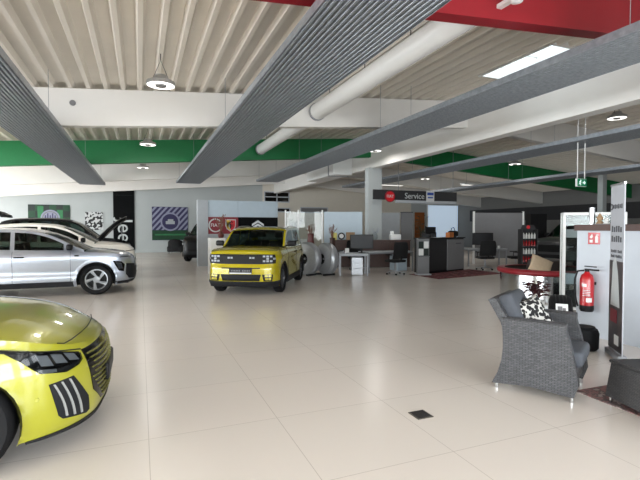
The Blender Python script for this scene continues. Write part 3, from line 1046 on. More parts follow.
def seam(B, name, pts, parent, side=1, r=.004, m=None, off=.0015):
    return MB().tube([B.at_signed(u, z, off, side) for u, z in pts], r, 6).build(name, m or M['seam'], parent)
def door_lines(B, root, xs, handles, side, hm, x_front=None):
    for x in xs:
        u = B.u_of_x(x)
        zt = B.zt(x)
        n = 12
        seam(B, 'door_gap', [(u, lin(B.zb(x) + .1, zt - .005, k / n)) for k in range(n + 1)], root, side)
    for x in handles:
        u = B.u_of_x(x); z = B.zt(x) - .13
        p = B.at(u, z, .018, side)
        MB().rbox(p, (.2, .03, .03), .012).build('door_handle', hm, root, smooth=True)
def arch_trim(B, root, m, side, width=.05):
    d = B.d
    for sx in (1, -1):
        xw = sx * d['wb'] / 2
        rows = []
        n = 36
        for k in range(n + 1):
            a = lin(-.32, PI + .32, k / n)
            row = []
            for rr, o in ((d['arch'] - .006, -.02), (d['arch'] - .004, .012), (d['arch'] + width * .5, .014), (d['arch'] + width, .008), (d['arch'] + width, -.01)):
                x = xw + math.cos(a) * rr; z = max(d['wr'] + math.sin(a) * rr, B.zb(x) - .01)
                row.append(B.at(B.u_of_x(x), z, o, side))
            rows.append(row)
        weld(MB().grid(rows).build('wheel_arch_trim', m, root), angle=40)
def sill_trim(B, root, m, side, x0, x1, z1, off=.012):
    u0, u1 = B.u_of_x(x0), B.u_of_x(x1)
    return patch(B, 'sill_trim', [(u0, B.zb(0)), (u1, B.zb(0)), (u1, z1), (u0, z1)], m, root, side, off, .04, .12)

CAR_HATCH = dict(
    plan=[(2.09, 0), (2.075, .25), (2.03, .44), (1.94, .60), (1.80, .725), (1.60, .815), (1.30, .862), (.6, .868), (0, .87), (-.6, .87), (-1.2, .865), (-1.6, .81), (-1.82, .70), (-1.92, .45), (-1.955, 0)],
    zb=[(-1.95, .30), (-1.5, .18), (1.5, .175), (1.9, .175), (2.09, .175)],
    zt=[(-1.95, 1.02), (-1.2, 1.0), (0, .965), (.9, .945), (1.3, .905), (1.6, .85), (1.8, .79), (1.95, .745), (2.09, .715)],
    front=[(.17, .045), (.24, .01), (.34, .0), (.5, .0), (.6, .012), (.68, .04), (.72, .075), (.78, .14)],
    side=[(.17, .045), (.26, .01), (.4, .0), (.6, .0), (.72, .022), (.82, .012), (.9, .03), (.96, .06), (1.0, .07)],
    rear=[(.2, .1), (.4, 0), (.6, 0), (.9, .05), (1.0, .1)],
    wb=2.54, wr=.325, arch=.362, w=.87, crown=.075, cowl=1.0, rf=.12, rr=-1.55, tail=-1.93,
    roof=[(1.0, .985), (.12, 1.39), (-.25, 1.43), (-.8, 1.42), (-1.4, 1.37), (-1.55, 1.33), (-1.93, 1.03)],
    rcrown=.05, tumble=.26, bulge=.12, windows=[(.62, -.28), (-.38, -1.15)])
CAR_PANDA = dict(
    plan=[(2.04, 0), (2.035, .35), (2.015, .60), (1.95, .755), (1.80, .84), (1.55, .875), (1.1, .88), (0, .88), (-.8, .88), (-1.4, .875), (-1.72, .83), (-1.88, .70), (-1.925, .4), (-1.935, 0)],
    zb=[(-1.93, .32), (-1.5, .21), (1.4, .20), (2.04, .20)],
    zt=[(-1.93, 1.06), (0, 1.06), (.95, 1.075), (1.5, 1.06), (1.85, 1.02), (2.04, .985)],
    front=[(.20, .08), (.28, .03), (.42, .0), (.62, .0), (.70, .02), (.74, .035), (.9, .04), (.95, .045), (.985, .08)],
    side=[(.24, .03), (.3, .0), (.5, .01), (.7, .02), (.85, .0), (.95, .015), (1.02, .05)],
    rear=[(.3, .06), (.45, 0), (.7, 0), (.9, .03), (1.0, .06)],
    wb=2.54, wr=.335, arch=.375, w=.88, crown=.05, cowl=.95, rf=.42, rr=-1.62, tail=-1.9,
    roof=[(.95, 1.13), (.42, 1.53), (.1, 1.60), (-.6, 1.615), (-1.3, 1.60), (-1.62, 1.54), (-1.9, 1.08)],
    rcrown=.04, tumble=.16, bulge=.06, windows=[(.62, -.30), (-.38, -1.15), (-1.25, -1.6)], mirx=.2, mirror_mat=M['black'])
CAR_SUV = dict(
    plan=[(2.19, 0), (2.185, .30), (2.15, .54), (2.07, .70), (1.91, .815), (1.62, .89), (1.25, .91), (.5, .905), (0, .90), (-.7, .905), (-1.33, .912), (-1.75, .87), (-2.0, .74), (-2.11, .45), (-2.14, 0)],
    zb=[(-2.14, .36), (-1.7, .24), (1.6, .22), (2.19, .26)],
    zt=[(-2.14, 1.10), (-1.2, 1.08), (0, 1.04), (.9, 1.025), (1.3, 1.0), (1.7, .965), (1.95, .925), (2.19, .88)],
    front=[(.22, .10), (.32, .03), (.42, .0), (.6, .0), (.7, .015), (.8, .03), (.85, .06), (.90, .13)],
    side=[(.22, .05), (.3, .01), (.42, .0), (.55, .025), (.68, .012), (.85, .0), (.97, .02), (1.05, .06)],
    rear=[(.3, .08), (.45, 0), (.7, 0), (.95, .05), (1.1, .1)],
    wb=2.66, wr=.355, arch=.42, w=.91, crown=.06, cowl=1.08, rf=.25, rr=-1.75, tail=-2.1,
    roof=[(1.08, 1.075), (.25, 1.49), (-.1, 1.56), (-.6, 1.58), (-1.3, 1.55), (-1.75, 1.46), (-2.1, 1.11)],
    rcrown=.045, tumble=.24, bulge=.12, windows=[(.66, -.30), (-.38, -1.25), (-1.33, -1.62)], mirror_mat=M['black'])
def zscaled(d, k):
    e = dict(d)
    for n in ('zt', 'roof'): e[n] = [(x, z * k) for x, z in d[n]]
    for n in ('front', 'side', 'rear'): e[n] = [(z * k, i) for z, i in d[n]]
    return e
CAR_SUV_TALL = zscaled(CAR_SUV, 1.085)
CAR_TALL = dict(CAR_SUV)
CAR_TALL.update(zt=[(-2.14, 1.2), (-1.2, 1.18), (0, 1.16), (.9, 1.15), (1.3, 1.13), (1.7, 1.09), (1.95, 1.03), (2.19, .95)],
    roof=[(1.08, 1.17), (.35, 1.74), (0, 1.83), (-.6, 1.86), (-1.4, 1.84), (-1.85, 1.76), (-2.1, 1.21)],
    front=[(.22, .10), (.32, .03), (.42, .0), (.7, .01), (.85, .03), (.95, .07), (1.0, .14)],
    wr=.36, arch=.405, tumble=.2)
CAR_TALL = zscaled(CAR_TALL, 1.04)

# --- lime yellow hatchback in the left foreground
hatch, HB, _, _ = car_base('hatchback_car', 'lime yellow hatchback car nose in the left foreground', 'car', (-2.345, 4.12, 0), math.radians(0), CAR_HATCH, M['paint_lime'])
# --- yellow boxy crossover in the middle
ah = math.atan2(-.895, -.445) - .052
fa = Vector((2.52, 10.83, 0)) - Vector((math.cos(ah), math.sin(ah), 0)) * 1.27
panda, PB, _, _ = car_base('crossover_car', 'boxy yellow crossover car facing the camera in the middle of the hall', 'car', fa, ah, CAR_PANDA, M['paint_yellow'], rim='dark')
# --- silver crossover, side on, left
suv, SB, _, _ = car_base('suv_car', 'silver crossover car seen side on behind the lime hatchback', 'car', (-2.29, 12.48, 0), 0, CAR_SUV, M['paint_silver'], roofmat=M['paint_silver'], rim='swirl')
suv2, SB2, _, _ = car_base('suv_car', 'pearl white crossover car parked directly behind the silver one', 'car', (-2.33, 15.5, 0), 0, CAR_SUV_TALL, M['paint_white'], rim='swirl')
tall, TB, _, thood = car_base('suv_car', 'tall black car with its bonnet raised behind the white crossover', 'car', (-2.5, 18.7, 0), 0, CAR_TALL, M['paint_black'])
dark, DB, _, _ = car_base('suv_car', 'black car half hidden behind the left edge of the logo wall', 'car', (3.34, 22.47, 0), math.radians(245), CAR_TALL, M['paint_black'])
van, VB, _, _ = car_base('suv_car', 'graphite grey car behind the white framed glass cabinet', 'car', (17.2, 13.2, 0), math.radians(186), CAR_TALL, M['paint_grey'])

# ------------------------------------------------------------------ details of the lime hatchback
def quad_strip(B, p0, p1, w, name, m, parent, side, off=.012, bend=0.0):
    """slim strip between two (u, z) points"""
    n = 8; rows = []
    for k in range(n + 1):
        t = k / n
        u = lin(p0[0], p1[0], t) + bend * math.sin(PI * t); z = lin(p0[1], p1[1], t)
        rows.append([(u - w / 2, z), (u + w / 2, z)])
    poly = [r[0] for r in rows] + [r[1] for r in rows[::-1]]
    return patch(B, name, poly, m, parent, side, off, .012, .05)
for side in (-1, 1):
    hl = patch(HB, 'headlight', [(1.14, .815), (.60, .69), (.60, .64), (.64, .61), (.74, .585), (.90, .615), (1.0, .705)], M['black_gloss'], hatch, side, .004, .03)
    for k in range(3):
        u0 = .92 - k * .095
        patch(HB, 'reflector', [(u0, .735 - k * .012), (u0 - .075, .72 - k * .014), (u0 - .105, .65 - k * .004), (u0 - .03, .662 - k * .002)], M['plate'], hl, side, .012, .01)
    patch(HB, 'indicator', [(.92, .645), (.80, .625), (.80, .605), (.88, .612)], M['drl'], hl, side, .012, .01)
    patch(HB, 'headlight_lens', [(1.11, .808), (.605, .685), (.605, .642), (.645, .614), (.74, .59), (.90, .62), (.995, .705)], M['lens'], hl, side, .022, .012)
    cl = patch(HB, 'fog_lamp_bezel', [(.85, .53), (.68, .545), (.55, .36), (.53, .25), (.56, .235), (.76, .27), (.79, .30)], M['trim'], hatch, side, .004, .03)
    for (a, b) in (((.82, .525), (.735, .285)), ((.77, .53), (.675, .272)), ((.715, .535), (.615, .262))):
        quad_strip(HB, a, b, .013, 'light_claw', M['drl'], cl, side, .014, -.012)
    u0 = HB.u_of_x(1.5)
    seam(HB, 'bonnet_gap', [(lin(1.55, .57, k / 12), lin(.855, .70, k / 12)) for k in range(13)], hatch, side, .005)
    MB().lathe([(0, .004), (.011, .004), (.014, 0)], 16, Matrix.Translation(HB.at(.92, .45, .0, side)) @ Matrix.Rotation(-side * PI / 2, 4, 'X')).build('parking_sensor', M['paint_lime'], hatch)
    door_lines(HB, hatch, (.78, -.33, -1.15), (-.2, -1.02), side, M['paint_lime'])
    patch(HB, 'lower_lip', [(.98, .16), (.02, .16), (.02, .25), (.30, .24), (.42, .20), (.98, .178)], M['trim'], hatch, side, .006, .05)
hg = [(1.952, 0), (1.948, .178), (1.926, .371), (1.885, .55), (1.853, .638), (1.815, .668)]
MB().tube([(x, y, HB.hood_z(x, y) + .001) for x, y in [(a, -b) for a, b in hg[::-1]] + hg[1:3]], .004, 6).build('bonnet_seam', M['seam'], hatch)
gr = patch(HB, 'grille', [(-.57, .695), (-.3, .70), (.3, .70), (.57, .695), (.49, .38), (.36, .27), (-.36, .27), (-.49, .38)], M['black_gloss'], hatch, 1, .004, .03)
gb = MB()
for r in range(11):
    z = .30 + r * .036
    uw = crv([(.27, .34), (.38, .46), (.70, .55)], z)
    nn = 9
    for k in range(-nn, nn + 1):
        u = (k + (.5 if r % 2 else 0)) * .062
        if abs(u) > uw - .03: continue
        l = .012 + .022 * abs(u) / .5
        pts = []
        for (du, dz) in ((-l, -.001), (l, -.006), (l, .002), (-l, .005)):
            pts.append(HB.at_signed(u + du * (1 if u > 0 else -1), z + dz, .014, 1))
        n0 = [HB.at_signed(u + du * (1 if u > 0 else -1), z + dz, .0, 1) for (du, dz) in ((-l, -.001), (l, -.006), (l, .002), (-l, .005))]
        gb.add(pts + n0, [(0, 1, 2, 3), (0, 4, 5, 1), (1, 5, 6, 2), (2, 6, 7, 3), (3, 7, 4, 0)])
gb.build('grille_bars', M['gold_dim'], gr)
MB().rbox((2.092, 0, .44), (.03, .54, .135), .012).build('number_plate_holder', M['black'], hatch)
MB().rbox((2.108, 0, .44), (.008, .52, .11), .003).build('number_plate', M['dark_grey'], hatch)

# ------------------------------------------------------------------ details of the yellow crossover
bd = patch(PB, 'light_band', [(-.84, .955), (-.5, .965), (.5, .965), (.84, .955), (.86, .75), (.5, .735), (-.5, .735), (-.86, .75)], M['black'], panda, 1, .004, .03)
for side in (1, -1):
    hl = patch(PB, 'headlight', [(.82, .93), (.50, .945), (.46, .76), (.83, .77)], M['black'], bd, side, .010, .01)
    for i in range(4):
        for j in range(3):
            u = .52 + i * .085; z = .785 + j * .055
            if (i + j) % 2 == 0 or i == 1:
                patch(PB, 'light_pixel', [(u, z), (u + .06, z), (u + .06, z + .042), (u, z + .042)], M['lamp_chrome'], bd, side, .016, .01)
    for (u, z) in ((.20, .86), (.27, .86)):
        patch(PB, 'light_pixel', [(u, z), (u + .05, z), (u + .05, z + .04), (u, z + .04)], M['lamp_chrome'], bd, side, .012, .008)
    fg = patch(PB, 'fog_lamp_frame', [(.50, .50), (.76, .50), (.74, .345), (.54, .345)], M['black'], panda, side, .005, .02)
    for (u, z, w, h) in ((.565, .44, .07, .05), (.65, .44, .07, .05), (.575, .37, .065, .05), (.65, .37, .06, .05)):
        patch(PB, 'fog_lamp_cell', [(u, z), (u + w, z), (u + w, z + h), (u, z + h)], M['paint_yellow'], fg, side, .014, .012)
    patch(PB, 'lower_lip', [(0, .20), (.6, .20), (.95, .20), (1.02, .20), (1.02, .35), (.55, .335), (0, .335)], M['trim'], panda, side, .012, .05)
    arch_trim(PB, panda, M['trim'], side)
    sill_trim(PB, panda, M['trim'], side, .88, -.88, .36)
    door_lines(PB, panda, (.80, -.33, -1.15), (-.2, -1.02), side, M['black'])
    rl_ = MB()
    rl_.tube([(x, side * (PB.section(x)[3].y - .03), PB.section(x)[3].z + (.045 if -1.45 < x < .2 else .005)) for x in (.3, .2, -.2, -.6, -1.0, -1.45, -1.55)], .014, 8)
    rl_.build('roof_rail', M['alu'], panda, smooth=True)
patch(PB, 'upper_slot', [(-.46, .655), (.46, .655), (.46, .628), (-.46, .628)], M['black'], panda, 1, .004, .02)
patch(PB, 'lower_grille', [(-.48, .50), (.48, .50), (.44, .345), (-.44, .345)], M['black'], panda, 1, .004, .02)
pl = MB().rbox((2.055, 0, .575), (.02, .54, .125), .006).build('number_plate', M['dark_grey'], panda)
MB().box((2.068, 0, .528), (.006, .52, .025)).build('plate_strip', M['plate'], pl)
lb = MB()
for k in range(12):
    if k in (5,): continue
    lb.box((2.067, .21 - k * .038, .585), (.004, .022, .034))
lb.build('plate_marks', M['mid_grey'], pl)

# ------------------------------------------------------------------ details of the crossovers
def suv_face(B, root, paint, cladding, side_only=None):
    for side in (1, -1):
        hl = patch(B, 'headlight', [(1.16, .80), (.96, .77), (.88, .70), (.90, .53), (1.02, .55), (1.10, .68)], M['black_gloss'], root, side, .005, .03)
        patch(B, 'reflector', [(1.10, .76), (.97, .735), (.93, .60), (1.02, .60)], M['lamp_chrome'], hl, side, .012, .01)
        patch(B, 'headlight_lens', [(1.14, .79), (.96, .765), (.89, .70), (.91, .54), (1.02, .56), (1.09, .68)], M['lens'], hl, side, .02, .01)
        patch(B, 'bumper_intake', [(.84, .72), (.50, .70), (.50, .34), (.78, .36), (.86, .46)], M['trim'], root, side, .006, .03)
        patch(B, 'lower_lip', [(0, .265), (.6, .262), (1.12, .235), (1.12, .30), (.6, .33), (0, .33)], M['trim'], root, side, .012, .05)
        arch_trim(B, root, cladding, side, .06)
        sill_trim(B, root, M['trim'], side, .9, -.9, .34)
        door_lines(B, root, (.80, -.33, -1.28), (-.2, -1.1), side, M['black_gloss'])
    patch(B, 'light_bar', [(-1.0, .885), (-.6, .90), (.6, .90), (1.0, .885), (1.0, .868), (.6, .88), (-.6, .88), (-1.0, .868)], M['black_gloss'], root, 1, .005, .02)
    g = patch(B, 'grille', [(-.49, .64), (.49, .64), (.44, .36), (-.44, .36)], M['black'], root, 1, .006, .03)
    p = MB().rbox((2.205, 0, .56), (.02, .52, .11), .006).build('number_plate', M['plate'], root)
suv_face(SB, suv, 'paint_silver', M['paint_silver'])
suv_face(SB2, suv2, 'paint_white', M['trim'])
MB().rbox(SB.at(SB.u_of_x(.93), .93, .004, -1), (.09, .012, .028), .004).build('wing_badge', M['black_gloss'], suv)
def tall_face(B, root):
    for side in (1, -1):
        hl = patch(B, 'headlight', [(1.12, .92), (.72, .88), (.72, .76), (1.04, .78)], M['black_gloss'], root, side, .005, .03)
        patch(B, 'reflector', [(1.04, .89), (.80, .865), (.80, .80), (.98, .81)], M['lamp_chrome'], hl, side, .012, .01)
        arch_trim(B, root, M['trim'], side, .06)
        sill_trim(B, root, M['trim'], side, .9, -.9, .36)
        door_lines(B, root, (.80, -.33, -1.28), (-.2, -1.1), side, M['black_gloss'])
    patch(B, 'grille', [(-.62, .90), (.62, .90), (.58, .62), (-.58, .62)], M['black'], root, 1, .006, .03)
    patch(B, 'bumper_intake', [(-.7, .52), (.7, .52), (.66, .36), (-.66, .36)], M['trim'], root, 1, .006, .03)
tall_face(TB, tall); tall_face(VB, van); tall_face(DB, dark)
# raised bonnet of the tall black car, its stay and the engine bay under it
hinge = Matrix.Translation((1.08, 0, 1.21))
bm = bmesh.new(); bm.from_mesh(thood.data)
bmesh.ops.solidify(bm, geom=bm.faces[:], thickness=.09)
bm.to_mesh(thood.data); bm.free()
thood.data.transform(hinge @ Matrix.Rotation(math.radians(-50), 4, 'Y') @ Matrix.Scale(1.18, 4, (1, 0, 0)) @ hinge.inverted())
MB().tube([(1.85, .62, 1.06), (1.78, .55, 1.98)], .012, 8).build('bonnet_stay', M['grey_metal'], tall)
eb = MB()
eb.box((1.55, 0, .86), (1.0, 1.3, .06))
eb.rbox((1.5, .1, .96), (.5, .6, .16), .04)
eb.rbox((1.45, -.5, .94), (.3, .24, .18), .03)
eb.tube([(1.75, .45, .95), (1.85, .1, 1.0), (1.85, -.35, .97)], .04, 10)
eb.build('engine_bay', M['black'], tall)
t = thing('roof_box', 'black roof box on top of the tall black car at the left edge', 'roof box', (-5.25, 18.7, 1.99))
rb_ = MB()
prof = [(-.95, .02), (-.9, .20), (-.4, .27), (.4, .25), (.8, .14), (.98, .04)]
rows = []
for x, h in prof:
    rows.append([Vector((x, -.38, 0)), Vector((x, -.36, h * .7)), Vector((x, -.22, h)), Vector((x, .22, h)), Vector((x, .36, h * .7)), Vector((x, .38, 0))])
rb_.grid(rows); rb_.grid([[Vector((x, -.38, 0)), Vector((x, .38, 0))] for x, h in prof])
rb_.add([r for r in rows[0]], [tuple(range(6))]); rb_.add([r for r in rows[-1]], [tuple(range(6))])
weld(rb_.build('lid', M['black'], t))
cb = MB()
for x in (-.5, .45): cb.box((x + .45, 0, -.025), (.08, 1.2, .05))
cb.build('cross_bars', M['black'], t)

# ------------------------------------------------------------------ back wall pictures and banner
BW = Y1
def at_wall(z_off=0.0): return BW - 0.02
def poster(name, label, x0, x1, z0, z1, m, group=None):
    t = thing(name, label, 'poster', ((x0 + x1) / 2, BW, (z0 + z1) / 2), 0, group)
    MB().box((0, -.02, 0), (x1 - x0, .03, z1 - z0)).build('board', m, t)
    return t
def disc_xz(r, th, seg=32, c=(0, 0, 0)):
    return MB().lathe([(0, th), (r, th), (r, 0)], seg, Matrix.Translation(c) @ Matrix.Rotation(PI / 2, 4, 'X'))
def ring_xz(r0, r1, th, seg=40, c=(0, 0, 0)):
    return MB().lathe([(r0, 0), (r0, th), (r1, th), (r1, 0)], seg, Matrix.Translation(c) @ Matrix.Rotation(PI / 2, 4, 'X'), cap=False)
t = poster('wall_poster', 'green checked poster with a round pale crest on the back wall at the left', -6.05, -3.89, 1.45, 2.95, M['print_green'])
mb = MB()
for i in range(6):
    for j in range(4):
        if (i + j) % 2: mb.box((-1.08 + .18 + i * .36, -.037, -.75 + .1875 + j * .375), (.355, .006, .37))
mb.build('dark_squares', M['print_dark'], t)
MB().box((-.45, -.041, .2), (.3, .004, .9)).box((.55, -.041, .1), (.3, .004, .7)).build('light_squares', M['print_green_light'], t)
disc_xz(.50, .01, c=(.05, -.04, -.05)).build('crest', M['lilac'], t)
ring_xz(.36, .42, .006, c=(.05, -.05, -.05)).build('crest_ring', M['mid_grey'], t)
mb = MB()
for k in range(5): mb.box((-.2 + k * .125, -.056, -.05 + (k % 2) * .12), (.06, .006, .34))
mb.build('crest_bars', M['violet'], t)
t = poster('wall_poster', 'small black and white blotched picture left of the tall black banner', -3.09, -2.1, 1.45, 2.55, M['blotch'])
t = poster('wall_poster', 'violet striped poster with a pale ring and green foot on the back wall', .72, 2.95, .78, 2.94, M['violet'])
mb = MB()
zb_, zt_ = -.42, 1.06
for k in range(14):
    x = -2.6 + k * .34
    poly = []
    # diagonal band clipped to the upper field
    a = [(x, zb_), (x + .16, zb_), (x + .16 + 1.3, zt_), (x + 1.3, zt_)]
    def clip(pl, ax, v, keep):
        out = []
        for i in range(len(pl)):
            p, q = pl[i], pl[(i + 1) % len(pl)]
            pi, qi = keep(p[ax], v), keep(q[ax], v)
            if pi: out.append(p)
            if pi != qi:
                f = (v - p[ax]) / (q[ax] - p[ax])
                out.append((p[0] + f * (q[0] - p[0]), p[1] + f * (q[1] - p[1])))
        return out
    a = clip(a, 0, -1.1, lambda c, v: c >= v)
    if len(a) > 2: a = clip(a, 0, 1.1, lambda c, v: c <= v)
    if len(a) > 2: mb.prism(a, .035, .041, XZ)
mb.build('stripes', M['lilac'], t)
MB().box((0, -.038, -.75), (2.2, .008, .62)).build('green_field', M['print_green'], t)
MB().box((0, -.043, -.72), (1.9, .004, .10)).build('green_line', M['print_green_light'], t)
ring_xz(.50, .60, .01, c=(0, -.042, .12)).build('ring', M['lilac'], t)
disc_xz(.50, .006, c=(0, -.042, .12)).build('ring_field', M['violet'], t)
mb = MB(); mb.rbox((0, -.055, .06), (.56, .02, .20), .02); mb.rbox((.02, -.055, .2), (.34, .02, .16), .03)
mb.build('emblem', M['light_grey'], t)
t = thing('banner_board', 'tall black banner with grey sideways lettering on the back wall', 'banner', (-.92, BW, 2.12))
MB().box((0, -.03, 0), (1.22, .05, 3.9)).build('board', M['logo_black'], t)
MB().box((0, -.058, 1.5), (1.22, .006, .02)).build('fold_line', M['trim'], t)
text('lettering', 'Jeep', 1.24, .006, M['letter_grey'], t, Matrix.Translation((.02, -.062, -1.02)) @ Matrix.Rotation(PI / 2, 4, 'X') @ Matrix.Rotation(-PI / 2, 4, 'Z'))
t = thing('tub_chair', 'low dark seat standing against the back wall under the violet poster', 'chair', (2.1, 29.2, 0), math.radians(160))
MB().rbox((0, 0, .26), (.95, .8, .36), .08).build('seat', M['fabric_black'], t, smooth=True)
mb = MB()
rows = []
for k in range(15):
    a = math.radians(-15 + 210 * k / 14)
    c, s_ = math.cos(a), math.sin(a)
    h = .62 + .22 * max(0, s_)
    rows.append([Vector((c * .42, s_ * .36, .3)), Vector((c * .42, s_ * .36, h)), Vector((c * .46, s_ * .4, h + .04)), Vector((c * .5, s_ * .44, h)), Vector((c * .5, s_ * .44, .12))])
mb.grid(rows).build('backrest', M['fabric_black'], t, smooth=True)
for x in (-.35, .35):
    for y in (-.28, .28): MB().tube([(x, y, .1), (x * 1.05, y * 1.05, 0)], .02, 8).build('leg', M['black'], t)

# ------------------------------------------------------------------ logo wall
t = thing('logo_wall', 'free-standing grey brand wall behind the yellow crossover', 'display wall', (2.6, 18.7, 0))
MB().box((1.5, .12, 1.36), (3.0, .18, 2.72)).build('carcass', M['light_grey'], t)
MB().box((-.21, .1, 1.36), (.42, .3, 2.72)).build('end_pylon', M['light_grey'], t)
for x0, x1 in ((.01, 1.245), (1.255, 2.99)):
    MB().box(((x0 + x1) / 2, .02, 2.375), (x1 - x0, .03, .68)).build('upper_panel', M['pale_blue'], t)
    MB().box(((x0 + x1) / 2, .02, 1.065), (x1 - x0, .03, .5)).build('lower_panel', M['light_grey'], t)
    MB().box(((x0 + x1) / 2, .02, .41), (x1 - x0, .03, .79)).build('base_panel', M['pale_blue'], t)
rp = MB().box((.63, .015, 1.675), (1.235, .04, .70)).build('red_logo_panel', M['logo_red'], t)
disc_xz(.25, .02, c=(.30, -.006, 1.68)).build('round_badge', M['logo_red'], rp, smooth=True)
ring_xz(.235, .285, .03, c=(.30, -.006, 1.68)).build('badge_ring', M['letter_grey'], rp, smooth=True)
text('badge_letters', 'FIAT', .20, .006, M['plate'], rp, Matrix.Translation((.30, -.034, 1.68)) @ XZ)
shield = [(-.22, .25), (.22, .25), (.22, .0), (.17, -.15), (.0, -.27), (-.17, -.15), (-.22, .0)]
SM = Matrix.Translation((.93, 0, 1.68))
MB().prism(shield, .006, .02, SM @ XZ).build('shield_border', M['letter_grey'], rp)
MB().prism([(p[0] * .86, p[1] * .86) for p in shield if p[0] <= 0] + [(0, .215)], .018, .026, SM @ XZ).build('shield_yellow', M['gold'], rp)
MB().prism([(0, .215), (0, -.23)] + [(p[0] * .86, p[1] * .86) for p in shield[::-1] if p[0] > 0], .018, .026, SM @ XZ).build('shield_red', M['logo_bright'], rp)
mb = MB()
mb.tube([(-.02, -.032, -.14), (.0, -.032, 0), (-.04, -.032, .10), (.03, -.032, .16), (.08, -.032, .10)], .022, 6)
for k in range(3):
    mb.tube([(-.12, -.03, .03 - k * .05), (-.05, -.03, .05 - k * .05), (.0, -.03, .0 - k * .05)], .01, 5)
    mb.tube([(.12, -.03, .03 - k * .05), (.05, -.03, .05 - k * .05), (.0, -.03, .0 - k * .05)], .01, 5)
o = mb.build('shield_scorpion', M['black'], rp); o.location = (.93, 0, 1.68)
bp_ = MB().box((2.12, .015, 1.675), (1.735, .04, .70)).build('black_logo_panel', M['logo_black'], t)
mb = MB()
for dz in (0, -.14):
    for sg in (1, -1):
        mb.prism([(0, .16 + dz), (sg * .26, .0 + dz), (sg * .26, -.09 + dz), (0, .07 + dz)], .006, .022, Matrix.Translation((2.1, 0, 1.74)) @ XZ)
mb.build('chevron_badge', M['alu'], bp_)

# vases and plants
def twig_vase(label, loc, vm, tm, h, vh, vr, n=16, seed=1, group=None, spread=.28):
    t = thing('twig_vase', label, 'vase', loc, 0, group)
    MB().lathe([(0, 0), (vr * .7, 0), (vr, vh * .45), (vr * .55, vh * .9), (vr * .7, vh), (vr * .5, vh * .97), (0, vh * .9)], 20).build('vase', vm, t, smooth=True)
    rnd = random.Random(seed)
    tw = MB()
    for k in range(n):
        a = rnd.uniform(0, 2 * PI); r = rnd.uniform(.2, 1) * spread
        zz = vh * .8 + (h - vh) * rnd.uniform(.6, 1)
        p = [(0, 0, vh * .8), (math.cos(a) * r * .35, math.sin(a) * r * .35, lin(vh, zz, .5)), (math.cos(a) * r, math.sin(a) * r, zz)]
        tw.tube(p, [.006, .005, .003], 5)
        for q in range(4):
            f = rnd.uniform(.4, 1)
            c = Vector(p[1]).lerp(Vector(p[2]), f)
            tw.lathe([(0, -.025), (.014, 0), (0, .03)], 5, Matrix.Translation(c) @ Matrix.Rotation(rnd.uniform(0, 3), 4, 'X'), cap=False)
    tw.build('dry_twigs', tm, t)
    return t
def leafy(label, loc, potm, leafm, pr, ph, h, spread, n, ll, seed, cat='plant'):
    t = thing('potted_plant', label, cat, loc)
    MB().lathe([(0, 0), (pr * .75, 0), (pr, ph), (pr * .9, ph), (pr * .85, ph * .88), (0, ph * .88)], 20).build('pot', potm, t, smooth=True)
    rnd = random.Random(seed)
    st = MB(); lf = MB()
    for k in range(n):
        a = rnd.uniform(0, 2 * PI); r = rnd.uniform(.15, 1) * spread; z = ph + (h - ph) * rnd.uniform(.35, 1)
        tip = Vector((math.cos(a) * r, math.sin(a) * r, z))
        st.tube([(0, 0, ph * .85), (tip.x * .4, tip.y * .4, lin(ph, z, .6)), tip], .004, 5)
        d = Vector((math.cos(a), math.sin(a), rnd.uniform(-.3, .6))).normalized()
        sdir = d.cross(Vector((0, 0, 1))).normalized(); up = sdir.cross(d)
        w = ll * .28
        lf.add([tip, tip + d * ll * .5 + sdir * w + up * .01, tip + d * ll - up * ll * .15, tip + d * ll * .5 - sdir * w + up * .01, tip + d * ll * .5 - up * .012], [(0, 1, 4), (1, 2, 4), (2, 3, 4), (3, 0, 4)])
    st.build('stems', leafm, t); lf.build('leaves', leafm, t)
    return t
t = thing('pedestal', 'white square pedestal in front of the brand wall left of the yellow crossover', 'pedestal', (2.42, 15.35, 0))
MB().rbox((0, 0, .615), (.52, .52, 1.23), .01).build('block', M['white'], t)
MB().box((0, 0, .03), (.46, .46, .06)).build('plinth', M['mid_grey'], t)
twig_vase('red brown vase with tall dry twigs on the white pedestal', (2.56, 15.3, 1.23), M['vase_red'], M['twig'], .86, .22, .11, 22, 3)

# two big grey discs on the floor
def big_disc(label, loc, rz, r):
    t = thing('display_disc', label, 'disc', loc, rz, 'big grey metal discs')
    mx = Matrix.Translation((0, 0, r)) @ Matrix.Rotation(PI / 2, 4, 'X')     # axis along -y, the face
    MB().lathe([(.17, .14), (.20, .17), (r * .5, .17), (r * .9, .10), (r, .02), (r, -.12), (r * .96, -.17), (.17, -.17)], 48, mx, cap=False).build('rim_disc', M['steel'], t, smooth=True, angle=25)
    MB().lathe([(0, .03), (.17, .03), (.175, .145)], 32, mx, cap=False).build('hub_hole', M['black'], t, smooth=True)
    MB().lathe([(.035, .03), (.03, .08), (0, .085)], 20, mx, cap=False).build('hub_bolt', M['steel'], t, smooth=True)
    for k in range(2):
        MB().box(((k * 2 - 1) * .22, 0, .03), (.08, .44, .06)).build('foot', M['dark_metal'], t)
big_disc('big grey metal disc with a dark hub hole, right next to the yellow crossover', (5.11, 13.84, 0), math.radians(-22 - 38), .55)
big_disc('big grey metal disc seen obliquely between the other disc and the desk', (5.73, 13.68, 0), math.radians(-22 - 54), .54)

